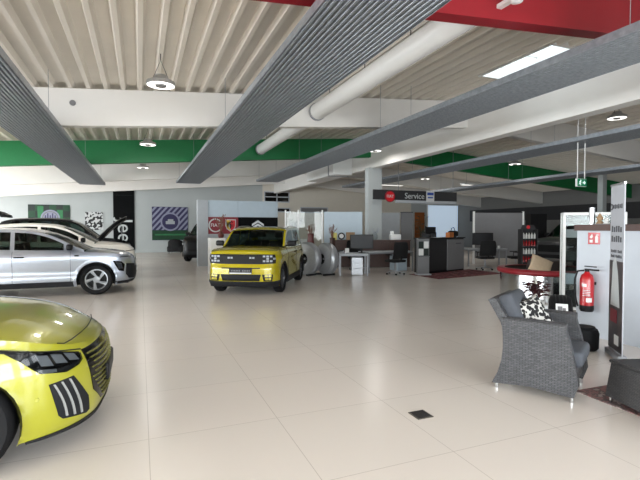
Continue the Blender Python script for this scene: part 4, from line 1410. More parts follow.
# ------------------------------------------------------------------ service area
t = thing('service_sign', 'long grey hanging sign reading Service with a round red badge', 'sign', (10.9, 15.98, 2.94))
MB().box((0, 0, 0), (4.16, .08, .40)).build('sign_board', M['dark_grey'], t)
MB().box((.52, .0, -.265), (3.10, .06, .12)).build('lower_strip', M['light_grey'], t)
rb2 = disc_xz(.235, .03, c=(-1.33, -.04, -.07)).build('round_red_badge', M['logo_bright'], t, smooth=True)
ring_xz(.2, .235, .04, c=(-1.33, -.04, -.07)).build('badge_edge', M['logo_red'], rb2, smooth=True)
text('badge_letters', 'FIAT', .17, .006, M['plate'], rb2, Matrix.Translation((-1.33, -.078, -.07)) @ XZ)
text('sign_lettering', 'Service', .34, .006, M['letter_grey'], t, Matrix.Translation((-.12, -.046, -.03)) @ XZ)
pb = MB().box((.66, -.06, -.02), (.40, .02, .46)).build('workshop_plate', M['plate'], t)
MB().box((.66, -.073, .09), (.32, .006, .12)).box((.66, -.073, -.07), (.26, .006, .06)).build('plate_print', M['blue'], pb)
for x in (-.9, 1.9): MB().tube([(x, 0, .2), (x, 0, roof(10.9 + x) - 2.93)], .012, 8).build('hanger_rod', M['grey_metal'], t)

def desk(name, label, x, y, rz, w, d, h=.73, topm='light_grey', group='office desks'):
    t = thing(name, label, 'desk', (x, y, 0), rz, group)
    MB().rbox((0, 0, h - .015), (w, d, .03), .006).build('tabletop', M[topm], t)
    for sx in (-1, 1):
        for sy in (-1, 1):
            MB().box((sx * (w / 2 - .03), sy * (d / 2 - .03), (h - .03) / 2), (.05, .05, h - .03)).build('leg', M['grey_metal'], t)
    mb = MB()
    for sy in (-1, 1): mb.box((0, sy * (d / 2 - .03), h - .055), (w - .1, .03, .05))
    for sx in (-1, 1): mb.box((sx * (w / 2 - .03), 0, h - .055), (.03, d - .1, .05))
    mb.build('frame', M['grey_metal'], t)
    return t
RZ = math.radians(-22)
desk('office_desk', 'short grey desk end beside the two big discs', 6.62, 13.38, RZ, .95, .8)
desk('office_desk', 'long grey desk left of the dark reception counter', 8.32, 14.1, math.radians(2), 1.9, .75)
desk('office_desk', 'grey desk in front of the grey screen right of the reception counter', 13.21, 14.48, RZ, 1.6, .8)
desk('office_desk', 'far grey desk behind the right end of the reception counter', 12.75, 17.2, RZ, 1.5, .7)

def monitor(label, x, y, z, rz, w, h):
    t = thing('monitor', label, 'monitor', (x, y, z), rz, 'black office monitors')
    MB().rbox((0, 0, .14 + h / 2), (w, .035, h), .012).build('housing', M['black'], t)
    MB().box((0, .0185, .14 + h / 2), (w - .03, .004, h - .03)).box((0, -.0185, .14 + h / 2), (w - .05, .003, h - .05)).build('screen', M['screen'], t)
    MB().box((0, .01, .10), (.06, .03, .2)).build('stand_neck', M['black'], t)
    MB().rbox((0, 0, .008), (.26, .18, .016), .006).build('stand_foot', M['black'], t)
monitor('wide black monitor on the short desk beside the discs', 6.93, 13.35, .73, RZ, .78, .48)
monitor('black monitor on the desk in front of the grey screen', 13.15, 14.5, .73, RZ, .86, .5)
monitor('black monitor on the far desk behind the reception counter', 12.5, 17.3, .73, RZ, .7, .5)
def keyboard(label, x, y, z, rz):
    t = thing('keyboard', label, 'keyboard', (x, y, z), rz)
    MB().rbox((0, 0, .01), (.44, .14, .02), .006).build('case', M['grey_metal'], t)
    MB().box((0, .005, .022), (.41, .11, .006)).build('keys', M['white_matt'], t)
keyboard('pale keyboard lying left of the wide black monitor', 6.52, 13.22, .73, RZ)
t = tag(MB().rbox((0, 0, .085), (.13, .12, .17), .01).build('paper_box', M['paper'], None, loc=(6.36, 13.3, .73), rot=(0, 0, RZ)), 'small white box standing on the short desk beside the discs', 'box')
t = thing('desk_phone', 'dark grey desk telephone at the left end of the short desk', 'telephone', (6.2, 13.42, .73), RZ)
MB().prism([(-.1, 0), (.1, 0), (.1, .09), (-.1, .03)], -.1, .1, XZ).build('base', M['mid_grey'], t)
MB().rbox((-.03, -.06, .085), (.2, .045, .035), .012).build('handset', M['dark_grey'], t)
for i, (lab, x, y, rz) in enumerate((('loose white papers on the long desk left of the counter', 7.9, 14.05, .3), ('white paper sheet on the top of the reception counter', 9.75, 12.98, .4))):
    mb = MB()
    for k in range(3): mb.box((k * .03, k * .01, .002 + k * .002), (.3, .21, .0018), .15 * k)
    tag(mb.build('paper_sheets', M['paper'], None, loc=(x, y, .73 if i == 0 else 1.23), rot=(0, 0, rz)), lab, 'paper')

def office_chair(label, x, y, rz):
    t = thing('office_chair', label, 'chair', (x, y, 0), rz, 'black office swivel chairs')
    for k in range(5):
        a = 2 * PI * k / 5 + .3
        b = MB().tube([(0, 0, .11), (math.cos(a) * .3, math.sin(a) * .3, .075)], [.025, .015], 8)
        bo = b.build('star_leg', M['alu'], t, smooth=True)
        c = MB().lathe([(0, -.02), (.028, -.02), (.028, .02), (0, .02)], 14, Matrix.Translation((math.cos(a) * .3, math.sin(a) * .3, .028)) @ Matrix.Rotation(PI / 2, 4, 'X'))
        c.build('caster', M['black'], bo)
    MB().tube([(0, 0, .09), (0, 0, .42)], .028, 12).build('gas_column', M['grey_metal'], t, smooth=True)
    MB().rbox((0, 0, .46), (.56, .5, .09), .04).build('seat', M['fabric_black'], t, smooth=True)
    rows = []
    for i in range(9):
        v = i / 8; z = .54 + .56 * v
        wd = .30 * (1 - .25 * max(0, v - .6)) * (1 if v < .9 else .92)
        row = []
        for j in range(9):
            u = -1 + j / 4
            row.append(Vector((u * wd, -.24 - .06 * v + .05 * u * u - .03 * math.sin(v * PI), z)))
        rows.append(row)
    b = MB().grid(rows)
    b.grid([[p + Vector((0, -.05, 0)) for p in r] for r in rows])
    e = rows[0] + [r[-1] for r in rows[1:]] + rows[-1][::-1][1:] + [r[0] for r in rows[::-1][1:-1]]
    b.grid([e + [e[0]], [p + Vector((0, -.05, 0)) for p in e + [e[0]]]])
    weld(b.build('backrest', M['fabric_black'], t), angle=60)
    MB().tube([(0, -.1, .42), (0, -.28, .46), (0, -.32, .66)], .022, 8).build('back_bracket', M['black'], t)
    for sx in (-1, 1):
        MB().tube([(sx * .2, .0, .44), (sx * .29, .0, .5), (sx * .29, 0, .66)], .014, 8).tube([(sx * .29, -.14, .67), (sx * .29, .14, .67)], .02, 8).build('armrest', M['black'], t)
    return t
office_chair('black swivel chair behind the long desk, partly hidden by the wide monitor', 7.55, 14.95, math.radians(175))
office_chair('black swivel chair with its back turned before the long desk left of the counter', 8.0, 12.95, math.radians(10))
office_chair('black swivel chair with its back turned, in front of the desk by the grey screen', 12.0, 13.1, math.radians(-20))
office_chair('black swivel chair turned sideways, left of the bottle rack', 13.15, 12.75, math.radians(60))
def pedestal_unit(label, x, y, rz, w, m):
    t = thing('drawer_unit', label, 'drawers', (x, y, 0), rz, 'under desk drawer units')
    MB().rbox((0, 0, .30), (w, .5, .58), .008).build('body', m, t)
    for k in range(3):
        dr = MB().rbox((0, -.255, .13 + k * .185), (w - .02, .02, .17), .004).build('drawer', m, t)
        MB().box((0, -.272, .18 + k * .185), (.1, .014, .012)).build('handle', M['alu'], dr)
pedestal_unit('steel drawer unit under the short desk beside the discs', 6.78, 13.42, RZ, .38, M['steel'])
pedestal_unit('pale grey drawer unit under the right end of the long desk', 8.85, 14.12, math.radians(2), .42, M['pale_blue'])

# sideboard with things on it, glass screens behind
SD = Vector((math.cos(RZ), math.sin(RZ), 0)); SN = Vector((-math.sin(RZ), math.cos(RZ), 0))
sb0 = Vector((6.97, 16.05, 0))
t = thing('sideboard', 'long dark brown sideboard behind the desks left of the column', 'sideboard', sb0 + SD * 1.55 + SN * .1, RZ)
MB().box((0, 0, .55), (3.1, .45, 1.02)).build('carcass', M['brown'], t)
MB().rbox((0, 0, 1.08), (3.16, .49, .04), .006).build('worktop', M['brown'], t)
for k in range(4):
    d = MB().box((-1.16 + k * .775, -.235, .54), (.75, .02, .94)).build('door', M['brown'], t)
    MB().box((-.86 + k * .775, -.252, .8), (.015, .016, .14)).build('handle', M['dark_metal'], d)
def on_sb(u, v=.1): return sb0 + SD * u + SN * v + Vector((0, 0, 1.10))
t = tag(MB().rbox((0, 0, .14), (.2, .12, .28), .006).build('storage_box', M['yellow_box'], None, loc=on_sb(.14), rot=(0, 0, RZ)), 'pale yellow box on the left end of the sideboard', 'box')
t = tag(MB().rbox((0, 0, .15), (.34, .2, .30), .006).build('storage_box', M['tan'], None, loc=on_sb(.78), rot=(0, 0, RZ)), 'tan cardboard box on the sideboard left of the wide monitor', 'box')
t = thing('desk_clock', 'round black desk clock on the sideboard left of the tan box', 'clock', on_sb(.42), RZ)
MB().lathe([(.09, -.03), (.13, -.03), (.14, 0), (.13, .03), (.09, .03)], 28, Matrix.Translation((0, 0, .15)) @ Matrix.Rotation(PI / 2, 4, 'X'), cap=False).build('case', M['black'], t, smooth=True)
MB().lathe([(0, .02), (.1, .02)], 28, Matrix.Translation((0, 0, .15)) @ Matrix.Rotation(PI / 2, 4, 'X'), cap=False).build('dial', M['paper'], t)
t = thing('glass_vase', 'round clear glass vase with white twigs on the sideboard in front of the column', 'vase', on_sb(1.75), 0)
MB().lathe([(.05, 0), (.11, .06), (.12, .16), (.06, .28), (.08, .32)], 24, cap=False).build('bowl', M['clear_glass'], t, smooth=True)
mb = MB(); rnd = random.Random(5)
for k in range(14):
    a = rnd.uniform(0, 6.28)
    mb.tube([(0, 0, .03), (math.cos(a) * .06, math.sin(a) * .06, .25), (math.cos(a) * .18, math.sin(a) * .18, .3 + rnd.uniform(.05, .2))], .006, 5)
mb.build('white_twigs', M['white_matt'], t)
t = thing('printer', 'white printer on the right half of the sideboard', 'printer', on_sb(2.55), RZ)
MB().rbox((0, 0, .11), (.42, .36, .22), .03).build('body', M['white'], t, smooth=True)
MB().box((0, -.17, .05), (.3, .12, .02)).build('paper_tray', M['paper'], t)
MB().rbox((-.12, .05, .28), (.14, .1, .14), .02).build('feeder', M['white'], t)

gs0 = Vector((5.61, 17.71, 0))
t = thing('glass_partition', 'clear glass partition with white posts between the brand wall and the desks', 'partition', gs0, RZ)
for u in (.02, .55, 1.55): MB().box((u, 0, 1.16), (.06, .06, 2.32)).build('post', M['white'], t)
for u0, u1 in ((.05, .52), (.58, 1.52)):
    MB().box(((u0 + u1) / 2, 0, 1.2), (u1 - u0, .012, 2.1)).build('glass_pane', M['clear_glass'], t)
    MB().box(((u0 + u1) / 2, 0, .1), (u1 - u0, .04, .1)).build('bottom_rail', M['white'], t)
t = thing('partition_panel', 'pale grey screen panel behind the sideboard left of the column', 'partition', gs0 + SD * 2.42, RZ)
MB().rbox((0, 0, 1.22), (1.60, .05, 2.05), .01).build('panel', M['pale_blue'], t)
for u in (-.7, .7): MB().box((u, 0, .1), (.06, .4, .2)).build('foot', M['grey_metal'], t)
t = thing('white_cabinet', 'low white cabinet behind the clear glass partition', 'cabinet', (6.45, 18.6, 0), RZ)
MB().rbox((0, 0, .55), (.9, .45, 1.1), .008).build('body', M['white'], t)
for sx in (-1, 1):
    d = MB().box((sx * .225, -.235, .55), (.43, .02, 1.04)).build('door', M['white'], t)
    MB().box((sx * .06, -.252, .6), (.014, .016, .14)).build('handle', M['alu'], d)
leafy('dark green plant in a white pot on the low white cabinet', (6.35, 18.6, 1.10), M['white'], M['leaf'], .18, .42, .85, .32, 40, .16, 4)
twig_vase('dark red vase with dry twigs standing left of the sideboard behind the discs', (6.25, 16.4, 0), M['vase_red'], M['twig'], 2.0, 1.35, .2, 22, 8, spread=.22)
twig_vase('tall brown vase with dry grass at the left end of the sideboard', (6.75, 15.4, 0), M['brown'], M['twig'], 1.95, 1.2, .16, 22, 9, spread=.2)

# grey office screens beyond the column
t = thing('office_screen', 'pale grey tall screen beyond the column under the service sign', 'partition', (12.4, 20.9, 0), RZ)
MB().rbox((0, 0, 1.22), (1.35, .06, 2.36), .01).build('panel', M['light_grey'], t)
for u in (-.55, .55): MB().box((u, 0, .04), (.06, .5, .08)).build('foot', M['grey_metal'], t)
t = thing('office_screen', 'darker grey tall screen right of the pale one under the service sign', 'partition', (13.36, 20.5, 0), RZ)
MB().rbox((0, 0, 1.22), (.64, .1, 2.36), .01).build('panel', M['mid_grey'], t)
MB().box((0, 0, 2.41), (.66, .12, .04)).build('cap', M['black'], t)
t = thing('office_screen', 'wide grey screen with white end posts behind the right desk', 'partition', (14.6, 15.15, 0), RZ)
MB().rbox((0, 0, 1.24), (2.1, .05, 2.0), .01).build('panel', M['mid_grey'], t)
MB().box((0, 0, 2.26), (2.1, .06, .04)).build('cap', M['black'], t)
for u in (-1.08, 1.08): MB().box((u, 0, 1.15), (.07, .09, 2.3)).build('post', M['white'], t)

# reception counter
cz = math.atan2(13.33 - 12.61, 11.2 - 9.13)
t = thing('reception_counter', 'dark reception counter with a rounded paler front panel standing on the red rug', 'counter', (9.13, 12.61, .008), cz)
MB().box((1.1, .32, .60), (2.2, .6, 1.18)).build('carcass', M['dark_grey'], t)
MB().rbox((1.1, .3, 1.205), (2.26, .68, .035), .008).build('worktop', M['black'], t)
MB().rbox((1.63, .0, .60), (1.1, .04, 1.10), .018).build('front_panel', M['mid_grey'], t)
MB().box((1.1, .02, .04), (2.2, .02, .08)).build('kickboard', M['black'], t)
MB().box((1.78, -.024, 1.0), (.34, .008, .035)).build('dark_marks', M['letter_dark'], t)
cx_ = lambda u, v: Vector((9.13, 12.61, 1.23)) + Vector((math.cos(cz), math.sin(cz), 0)) * u + Vector((-math.sin(cz), math.cos(cz), 0)) * v
t = tag(MB().rbox((0, 0, .09), (.26, .18, .18), .006).build('cardboard_box', M['orange'], None, loc=cx_(1.55, .2), rot=(0, 0, cz)), 'orange cardboard box on the top of the reception counter', 'box')
t = thing('shoulder_bag', 'black bag lying on the right end of the reception counter', 'bag', cx_(2.02, .36), cz)
MB().rbox((0, 0, .12), (.42, .26, .24), .08).build('bag_body', M['fabric_black'], t, smooth=True)
MB().tube([(-.14, 0, .2), (-.1, 0, .33), (.06, 0, .36), (.16, 0, .2)], .014, 8).build('strap', M['fabric_black'], t)
monitor('black monitor standing on the left half of the reception counter', *cx_(.55, .34), cz, .62, .24)
# leaflet stand
t = thing('leaflet_stand', 'grey leaflet stand with white leaflets left of the reception counter', 'leaflet stand', (8.74, 12.42, .008), math.radians(-14))
MB().box((0, .02, .60), (.40, .14, 1.2)).build('column_body', M['mid_grey'], t)
MB().rbox((0, -.02, .02), (.46, .34, .04), .008).build('foot', M['light_grey'], t)
for k, z in enumerate((.98, .74)):
    r = MB().box((0, -.075, z - .1), (.36, .05, .05)).build('rack', M['clear_glass'], t)
    for j in range(2):
        MB().box((-.09 + j * .18, -.066, z + .02), (.16, .012, .23)).build('leaflet', M['paper'] if (k + j) % 2 else M['print_dark'], r)
MB().box((-.19, .02, 1.2), (.02, .14, .02)).build('edge_trim', M['alu'], t)
leafy('white flowered pot plant standing in the doorway corner behind the leaflet stand', (14.6, 20.9, 0), M['white'], M['leaf'], .2, .5, 2.25, .3, 46, .22, 12)
t = thing('area_rug', 'red patterned rug under the reception counter', 'rug', (0, 0, 0))
MB().prism([(8.42, 12.78), (8.46, 11.2), (11.6, 11.75), (11.6, 13.5)], 0.0005, .007).build('pile', M['rug2'], t)
# bottle rack
t = thing('bottle_rack', 'dark display rack with rows of red and white bottles right of the grey screen', 'rack', (12.62, 11.7, 0), RZ)
rz_ = Matrix.Rotation(RZ, 4, 'Z')
for sx in (-1, 1): MB().box((sx * .26, 0, .78), (.03, .34, 1.5)).build('side_panel', M['dark_grey'], t)
MB().box((0, .16, .78), (.5, .02, 1.5)).build('back_panel', M['dark_grey'], t)
hd = MB().prism([(-.27, 1.5), (.27, 1.5), (.2, 1.68), (-.2, 1.68)], -.02, .02, XZ).build('header_board', M['dark_grey'], t)
disc_xz(.06, .01, c=(0, -.02, 1.6)).build('red_dot', M['logo_bright'], hd)
shz = (.38, .66, .94, 1.2)
for z in shz: MB().box((0, 0, z - .01), (.5, .32, .02)).build('shelf', M['dark_grey'], t)
names = {0: 'lowest', 1: 'second', 2: 'third', 3: 'top'}
for r, z in enumerate(shz):
    for k in range(5):
        q = Vector((12.62, 11.7, 0)) + rz_ @ Vector((-.19 + k * .095, -.09, z))
        red = (r + 0) % 2 == (0 if k % 2 else 0)
        b = MB().lathe([(0, 0), (.036, 0), (.036, .13), (.014, .17), (.014, .2), (0, .2)], 12).build('bottle', M['liquid_red'] if red else M['liquid_white'], None, smooth=True, loc=q)
        tag(b, '%s %s bottle on the %s shelf of the bottle rack' % (('leftmost', 'second from left', 'middle', 'second from right', 'rightmost')[k], 'red' if red else 'white', names[r]), 'bottle', 'bottles on the %s rack shelf' % names[r])
t = thing('tall_cabinet', 'tall black cabinet in the dark area behind the bottle rack', 'cabinet', (16.6, 14.95, 0), RZ)
MB().box((0, 0, 1.1), (.72, .5, 2.2)).build('body', M['black'], t)
for sx in (-1, 1): MB().box((sx * .18, -.26, 1.1), (.34, .02, 2.12)).build('door', M['black'], t)
t = thing('mug', 'white mug on the right desk beside the black monitor', 'mug', (13.72, 14.2, .73), 0)
MB().lathe([(0, 0), (.04, 0), (.045, .11), (.038, .11), (.035, .01), (0, .01)], 20).build('cup', M['white'], t, smooth=True)
MB().tube([(.042, 0, .085), (.075, 0, .08), (.075, 0, .035), (.042, 0, .03)], .007, 6).build('handle', M['white'], t)

# ------------------------------------------------------------------ round bench with chrome base
t = thing('round_bench', 'round bench with a mirror base, dark seat and red padded rim', 'bench', (8.46, 7.36, 0))
MB().lathe([(.90, 0), (.94, .02), (.94, .56), (.90, .58)], 72, cap=False).build('mirror_base', M['chrome'], t, smooth=True)
MB().lathe([(.84, .58), (.97, .565), (1.01, .60), (1.01, .64), (.97, .68), (.84, .68)], 72, cap=False).build('padded_rim', M['rim_red'], t, smooth=True, angle=60)
MB().lathe([(.88, .64), (.86, .66), (.83, .60), (.78, .54), (.5, .53), (.42, .56), (.38, .70), (.34, .84), (.28, .88), (0, .88)], 64, cap=False).build('seat', M['seat_brown'], t, smooth=True, angle=50)
MB().box((-.8, -.55, .2), (.09, .06, .14), .6).build('socket_box', M['black'], t)
def pillow(name, label, loc, rot, w, h, th, m, group=None):
    rows = []; rows2 = []
    n = 14
    for i in range(n + 1):
        r1 = []; r2 = []
        for j in range(n + 1):
            u = -1 + 2 * i / n; v = -1 + 2 * j / n
            e = (1 - u ** 4) * (1 - v ** 4)
            k = 1 - .07 * (1 - abs(u) ** 2) * abs(v) ** 3
            kk = 1 - .07 * (1 - abs(v) ** 2) * abs(u) ** 3
            r1.append(Vector((u * w / 2 * kk, v * h / 2 * k, th / 2 * e ** .6)))
            r2.append(Vector((u * w / 2 * kk, v * h / 2 * k, -th / 2 * e ** .6)))
        rows.append(r1); rows2.append(r2)
    o = weld(MB().grid(rows).grid(rows2).build(name, m), .001, angle=80)
    o.location = loc; o.rotation_euler = rot
    return tag(o, label, 'cushion', group)
pillow('throw_pillow', 'beige throw pillow leaning on the dark seat of the round bench', (7.93, 7.0, .77), (math.radians(52), math.radians(24), math.radians(-35)), .46, .44, .14, M['beige'])

# ------------------------------------------------------------------ glass cabinet with white frame
t = thing('glass_cabinet', 'white framed glass display cabinet behind the half-height wall', 'cabinet', (7.88, 5.81, 0), math.radians(-42))
for sx in (-1, 1):
    for sy in (-1, 1): MB().box((sx * .49, sy * .12, .93), (.05, .05, 1.86)).build('post', M['white'], t)
for z in (.05, 1.835):
    MB().box((0, 0, z), (1.03, .29, .05)).build('frame_board', M['white'], t)
for z in (.5, .95, 1.38): MB().box((0, 0, z), (.94, .22, .012)).build('glass_shelf', M['clear_glass'], t)
MB().box((0, -.13, .94), (.94, .008, 1.74)).build('front_pane', M['clear_glass'], t)
MB().box((0, .13, .94), (.94, .008, 1.74)).build('back_pane', M['clear_glass'], t)
for sx in (-1, 1): MB().box((sx * .5, 0, .94), (.008, .2, 1.74)).build('side_pane', M['clear_glass'], t)
def cab(u, v, z): return Vector((7.88, 5.81, z)) + Vector((math.cos(math.radians(-42)), math.sin(math.radians(-42)), 0)) * u
for lab, u, z, d, m in (('grey carton on the top shelf of the glass cabinet', -.28, 1.386, (.34, .16, .16), 'light_grey'), ('dark carton on the middle shelf of the glass cabinet', -.3, .956, (.36, .16, .18), 'print_dark'),
                        ('pale blue carton on the second lowest shelf of the glass cabinet', -.28, .506, (.34, .16, .2), 'pale_blue'), ('black carton on the floor board of the glass cabinet', -.26, .076, (.36, .18, .3), 'dark_grey')):
    tag(MB().rbox((0, 0, d[2] / 2), d, .006).build('carton', M[m], None, loc=cab(u, 0, z), rot=(0, 0, math.radians(-42))), lab, 'box')

# ------------------------------------------------------------------ half wall: what hangs and stands on it
WX = 6.05
t = thing('fire_extinguisher', 'red fire extinguisher with black hose hung on the half-height white wall', 'extinguisher', (WX - .11, 4.45, .375))
MB().lathe([(0, 0), (.08, 0), (.092, .03), (.092, .09)], 32, cap=False).build('black_foot', M['black'], t, smooth=True)
MB().lathe([(.09, .09), (.09, .46), (.072, .52), (.035, .55), (.03, .57)], 32, cap=False).build('cylinder', M['ext_red'], t, smooth=True, angle=60)
MB().lathe([(0, .60), (.028, .60), (.03, .56), (0, .56)], 16).box((0, -.07, .60), (.03, .2, .022)).box((0, -.05, .645), (.026, .17, .014)).build('valve_and_lever', M['black'], t)
MB().tube([(-.02, .03, .585), (-.05, .11, .57), (-.06, .145, .46), (-.06, .15, .3), (-.05, .13, .14), (-.05, .10, .06)], .013, 10).build('hose', M['black'], t, smooth=True)
lb = MB()
def wrap(mb, z0, z1, a0, a1, r):
    rows = []
    for k in range(13):
        a = lin(a0, a1, k / 12)
        rows.append([Vector((math.cos(a) * r, math.sin(a) * r, z)) for z in (z0, z1)])
    mb.grid(rows)
va = math.radians(217)
wrap(lb, .36, .40, va - .75, va - .05, .0915)
lb.build('white_label', M['paper'], t, fix=False)
lb = MB(); wrap(lb, .14, .20, va - .1, va + .75, .0915)
lb.build('white_label', M['paper'], t, fix=False)
lb = MB()
for k in range(4): wrap(lb, .23 + k * .025, .238 + k * .025, va - .6, va + .5 - .1 * (k % 2), .0918)
lb.build('label_lines', M['letter_grey'], t, fix=False)
MB().box((.103, 0, .4), (.014, .12, .04)).build('wall_bracket', M['dark_metal'], t)
YZ = Matrix.Translation((WX, 0, 0)) @ Matrix.Rotation(-PI / 2, 4, 'Z') @ XZ      # local x -> -Y, facing -X
t = thing('extinguisher_sign', 'small square red fire extinguisher pictogram sign on the half-height wall', 'sign', (WX - .004, 4.43, 1.42))
SG = Matrix.Rotation(-PI / 2, 4, 'Z') @ XZ
MB().prism([(-.09, -.085), (.09, -.085), (.09, .085), (-.09, .085)], 0, .004, SG).build('plate', M['ext_red'], t)
mb = MB()
mb.prism([(.02, -.06), (.06, -.06), (.06, .02), (.05, .04), (.03, .04), (.02, .02)], .004, .006, SG)
mb.prism([(.03, .045), (.065, .045), (.065, .055), (.03, .055)], .004, .006, SG)
mb.prism([(-.065, -.06), (-.02, -.06), (-.02, -.02), (-.065, -.02)], .004, .006, SG)
mb.prism([(-.05, .0), (-.03, .0), (-.015, .03), (-.03, .065), (-.045, .04), (-.065, .02)], .004, .006, SG)
mb.build('pictogram', M['paper'], t)
t = thing('wall_socket', 'small white socket on the half-height wall right of the extinguisher', 'socket', (WX - .005, 4.13, .78))
MB().rbox((0, 0, 0), (.012, .075, .075), .004).build('cover', M['white'], t)
MB().box((-.007, 0, 0), (.004, .05, .05)).build('rocker', M['white_matt'], t)
t = thing('metal_tube', 'upright silver tube standing on the brown cap of the half-height wall', 'tube', (6.2, 4.58, 1.62))
MB().lathe([(.035, 0), (.04, 0), (.04, .25), (.035, .25), (.035, 0)], 24, cap=False).build('tube', M['alu'], t, smooth=True, angle=30)
MB().lathe([(0, .24), (.035, .24)], 20, cap=False).build('cap', M['grey_metal'], t)
for lab, y, h, m, r in (('tan shell-like ornament beside the silver tube on the wall cap', 4.46, .17, 'tan', .05), ('small white ornament on the wall cap right of the tan one', 4.36, .10, 'white', .045), ('flat pale ornament on the wall cap, last one before the roll-up banner', 4.24, .08, 'beige', .05)):
    t = thing('ornament', lab, 'ornament', (6.2, y, 1.62))
    MB().lathe([(0, 0), (r, 0), (r * 1.05, h * .15), (r * .5, h * .3), (r * .9, h * .6), (r * .35, h * .85), (0, h)], 18).build('figure', M[m], t, smooth=True)
    MB().box((0, 0, .006), (r * 2.3, r * 2.3, .012)).build('base', M['mid_grey'], t)

# roll-up banner
b0 = Vector((5.49, 3.80, 0)); b1 = Vector((5.20, 3.44, 0))
bd_ = (b1 - b0); bw = bd_.length; ba = math.atan2(bd_.y, bd_.x)
t = thing('rollup_banner', 'grey roll-up banner with a dark picture in its lower half by the white wall', 'banner', (b0 + b1) / 2, ba)
MB().rbox((0, 0, .035), (bw + .02, .10, .07), .015).build('base_cassette', M['grey_metal'], t)
MB().box((0, 0, 1.08), (bw, .012, 2.02)).build('sheet', M['banner_grey'], t)
MB().box((0, 0, 2.095), (bw + .01, .026, .025)).build('top_rail', M['alu'], t)
MB().tube([(0, .03, .05), (0, .03, 2.09)], .009, 8).build('support_pole', M['alu'], t)
pm = MB().box((0, -.008, .63), (bw, .004, 1.08)).build('printed_picture', M['banner_dark'], t)
mb = MB()
mb.prism([(-.16, .62), (-.10, 1.15), (.0, 1.22), (.08, 1.0), (.14, .62)], .010, .013, XZ)
mb.build('picture_shape', M['letter_grey'], pm)
MB().box((-.05, -.012, .50), (.22, .004, .16)).build('picture_red', M['logo_red'], pm)
MB().rbox((.06, -.013, .22), (.14, .006, .12), .002).build('picture_white', M['paper'], pm)
def marks(parent, name, z, h, words, m):
    mb = MB()
    tot = sum(words) + (len(words) - 1) * .6
    k = bw * .8 / tot; x = -bw * .4
    for w_ in words:
        n = int(w_)
        for c in range(n):
            hh = h * (1 if c % 3 != 1 else .8)
            mb.box((x + (c + .4) * k, -.008, z + hh / 2), (k * .55, .004, hh))
        x += (w_ + .6) * k
    mb.build(name, m, parent)
ring_xz(.028, .04, .006, c=(-.19, -.006, 1.83)).build('round_mark', M['letter_dark'], t)
mb = MB()
for c in range(6): mb.box((-.12 + c * .055, -.008, 1.83), (.032, .004, .055 if c % 2 else .045))
mb.build('name_marks', M['letter_dark'], t)
marks(t, 'headline_marks', 1.52, .075, (5,), M['letter_dark'])
marks(t, 'headline_marks', 1.40, .075, (5,), M['letter_dark'])
marks(t, 'subline_marks', 1.27, .035, (4, 3), M['letter_dark'])
marks(t, 'subline_marks', 1.21, .035, (3, 5), M['letter_dark'])

# tyre, pouf, plant
t = thing('tyre', 'upright black tyre with a white label behind the wicker armchair', 'tyre', (4.93, 4.05, 0), math.radians(-47))
mx = Matrix.Translation((0, 0, .36)) @ Matrix.Rotation(PI / 2, 4, 'Y')
MB().lathe([(.21, -.09), (.30, -.125), (.345, -.11), (.36, -.06), (.36, .06), (.345, .11), (.30, .125), (.21, .09), (.20, 0), (.21, -.09)], 48, mx, cap=False).build('casing', M['rubber'], t, smooth=True, angle=40)
mb = MB()
for x in (-.06, -.02, .02, .06):
    mb.lathe([(.361, x - .006), (.363, x), (.361, x + .006)], 48, mx, cap=False)
mb.build('tread_ribs', M['black'], t)
TL = Matrix.Translation((.0, -.303, .56)) @ Matrix.Rotation(math.radians(-34), 4, 'X')
MB().box((0, 0, 0), (.13, .014, .2)).build('white_label', M['paper'], t).data.transform(TL)
mb = MB()
mb.box((-.02, -.008, .04), (.05, .004, .05)).box((.025, -.008, .01), (.035, .004, .07)).box((.0, -.008, -.06), (.1, .004, .02))
mb.build('label_print', M['mid_grey'], t).data.transform(TL)
t = thing('pouf', 'low round black pouf right of the upright tyre by the white wall', 'pouf', (5.33, 4.02, 0))
MB().lathe([(0, 0), (.14, 0), (.165, .03), (.17, .22), (.15, .27), (.10, .285), (0, .285)], 32).build('body', M['rubber'], t, smooth=True)
MB().lathe([(.13, .282), (.12, .30), (0, .30)], 32, cap=False).build('top_pad', M['fabric_black'], t, smooth=True)
leafy('potted plant with dark red leaves between the armchair and the round bench', (5.42, 4.86, 0), M['white'], M['leaf_red'], .12, .50, .76, .13, 60, .10, 21)

# ------------------------------------------------------------------ wicker seating group
P0 = Vector((3.19, 3.37)); hd = Vector((3.55 - 3.19, 2.77 - 3.37)).normalized()
ch = math.atan2(hd.y, hd.x)
CWID = .74
# local: x forward from the back foot, y to the left (away from the camera), z up
t = thing('wicker_armchair', 'grey wicker armchair with grey cushions on chrome feet at the right', 'armchair', (P0.x, P0.y, 0), ch)
side = [(-.005, .055), (.05, .17), (.085, .30), (.10, .45), (.085, .66), (.40, .665), (.63, .66), (.68, .48), (.725, .25), (.735, .16), (.70, .055), (.35, .085)]
def wicker_panel(poly, y0, y1, name, m, parent):
    mb = MB().prism([(p[0], p[1]) for p in poly], -y1, -y0, XZ)
    return mb.build(name, m, parent, boxuv=True)
for y in (0.0, CWID - .09):
    wicker_panel(side, y, y + .09, 'side_panel', M['weave'], t)
    MB().tube([(.075, y + .045, .665), (.40, y + .045, .672), (.635, y + .045, .666)], .046, 10).build('arm_roll', M['weave'], t, smooth=True, boxuv=True)
back = [(.09, .30), (.085, .62), (-.055, .86), (-.02, .885), (.02, .875), (.17, .62), (.18, .30)]
wicker_panel(back, .03, CWID - .03, 'back_panel', M['weave'], t)
wicker_panel([(.12, .14), (.70, .14), (.71, .30), (.12, .30)], .08, CWID - .08, 'seat_base', M['weave'], t)
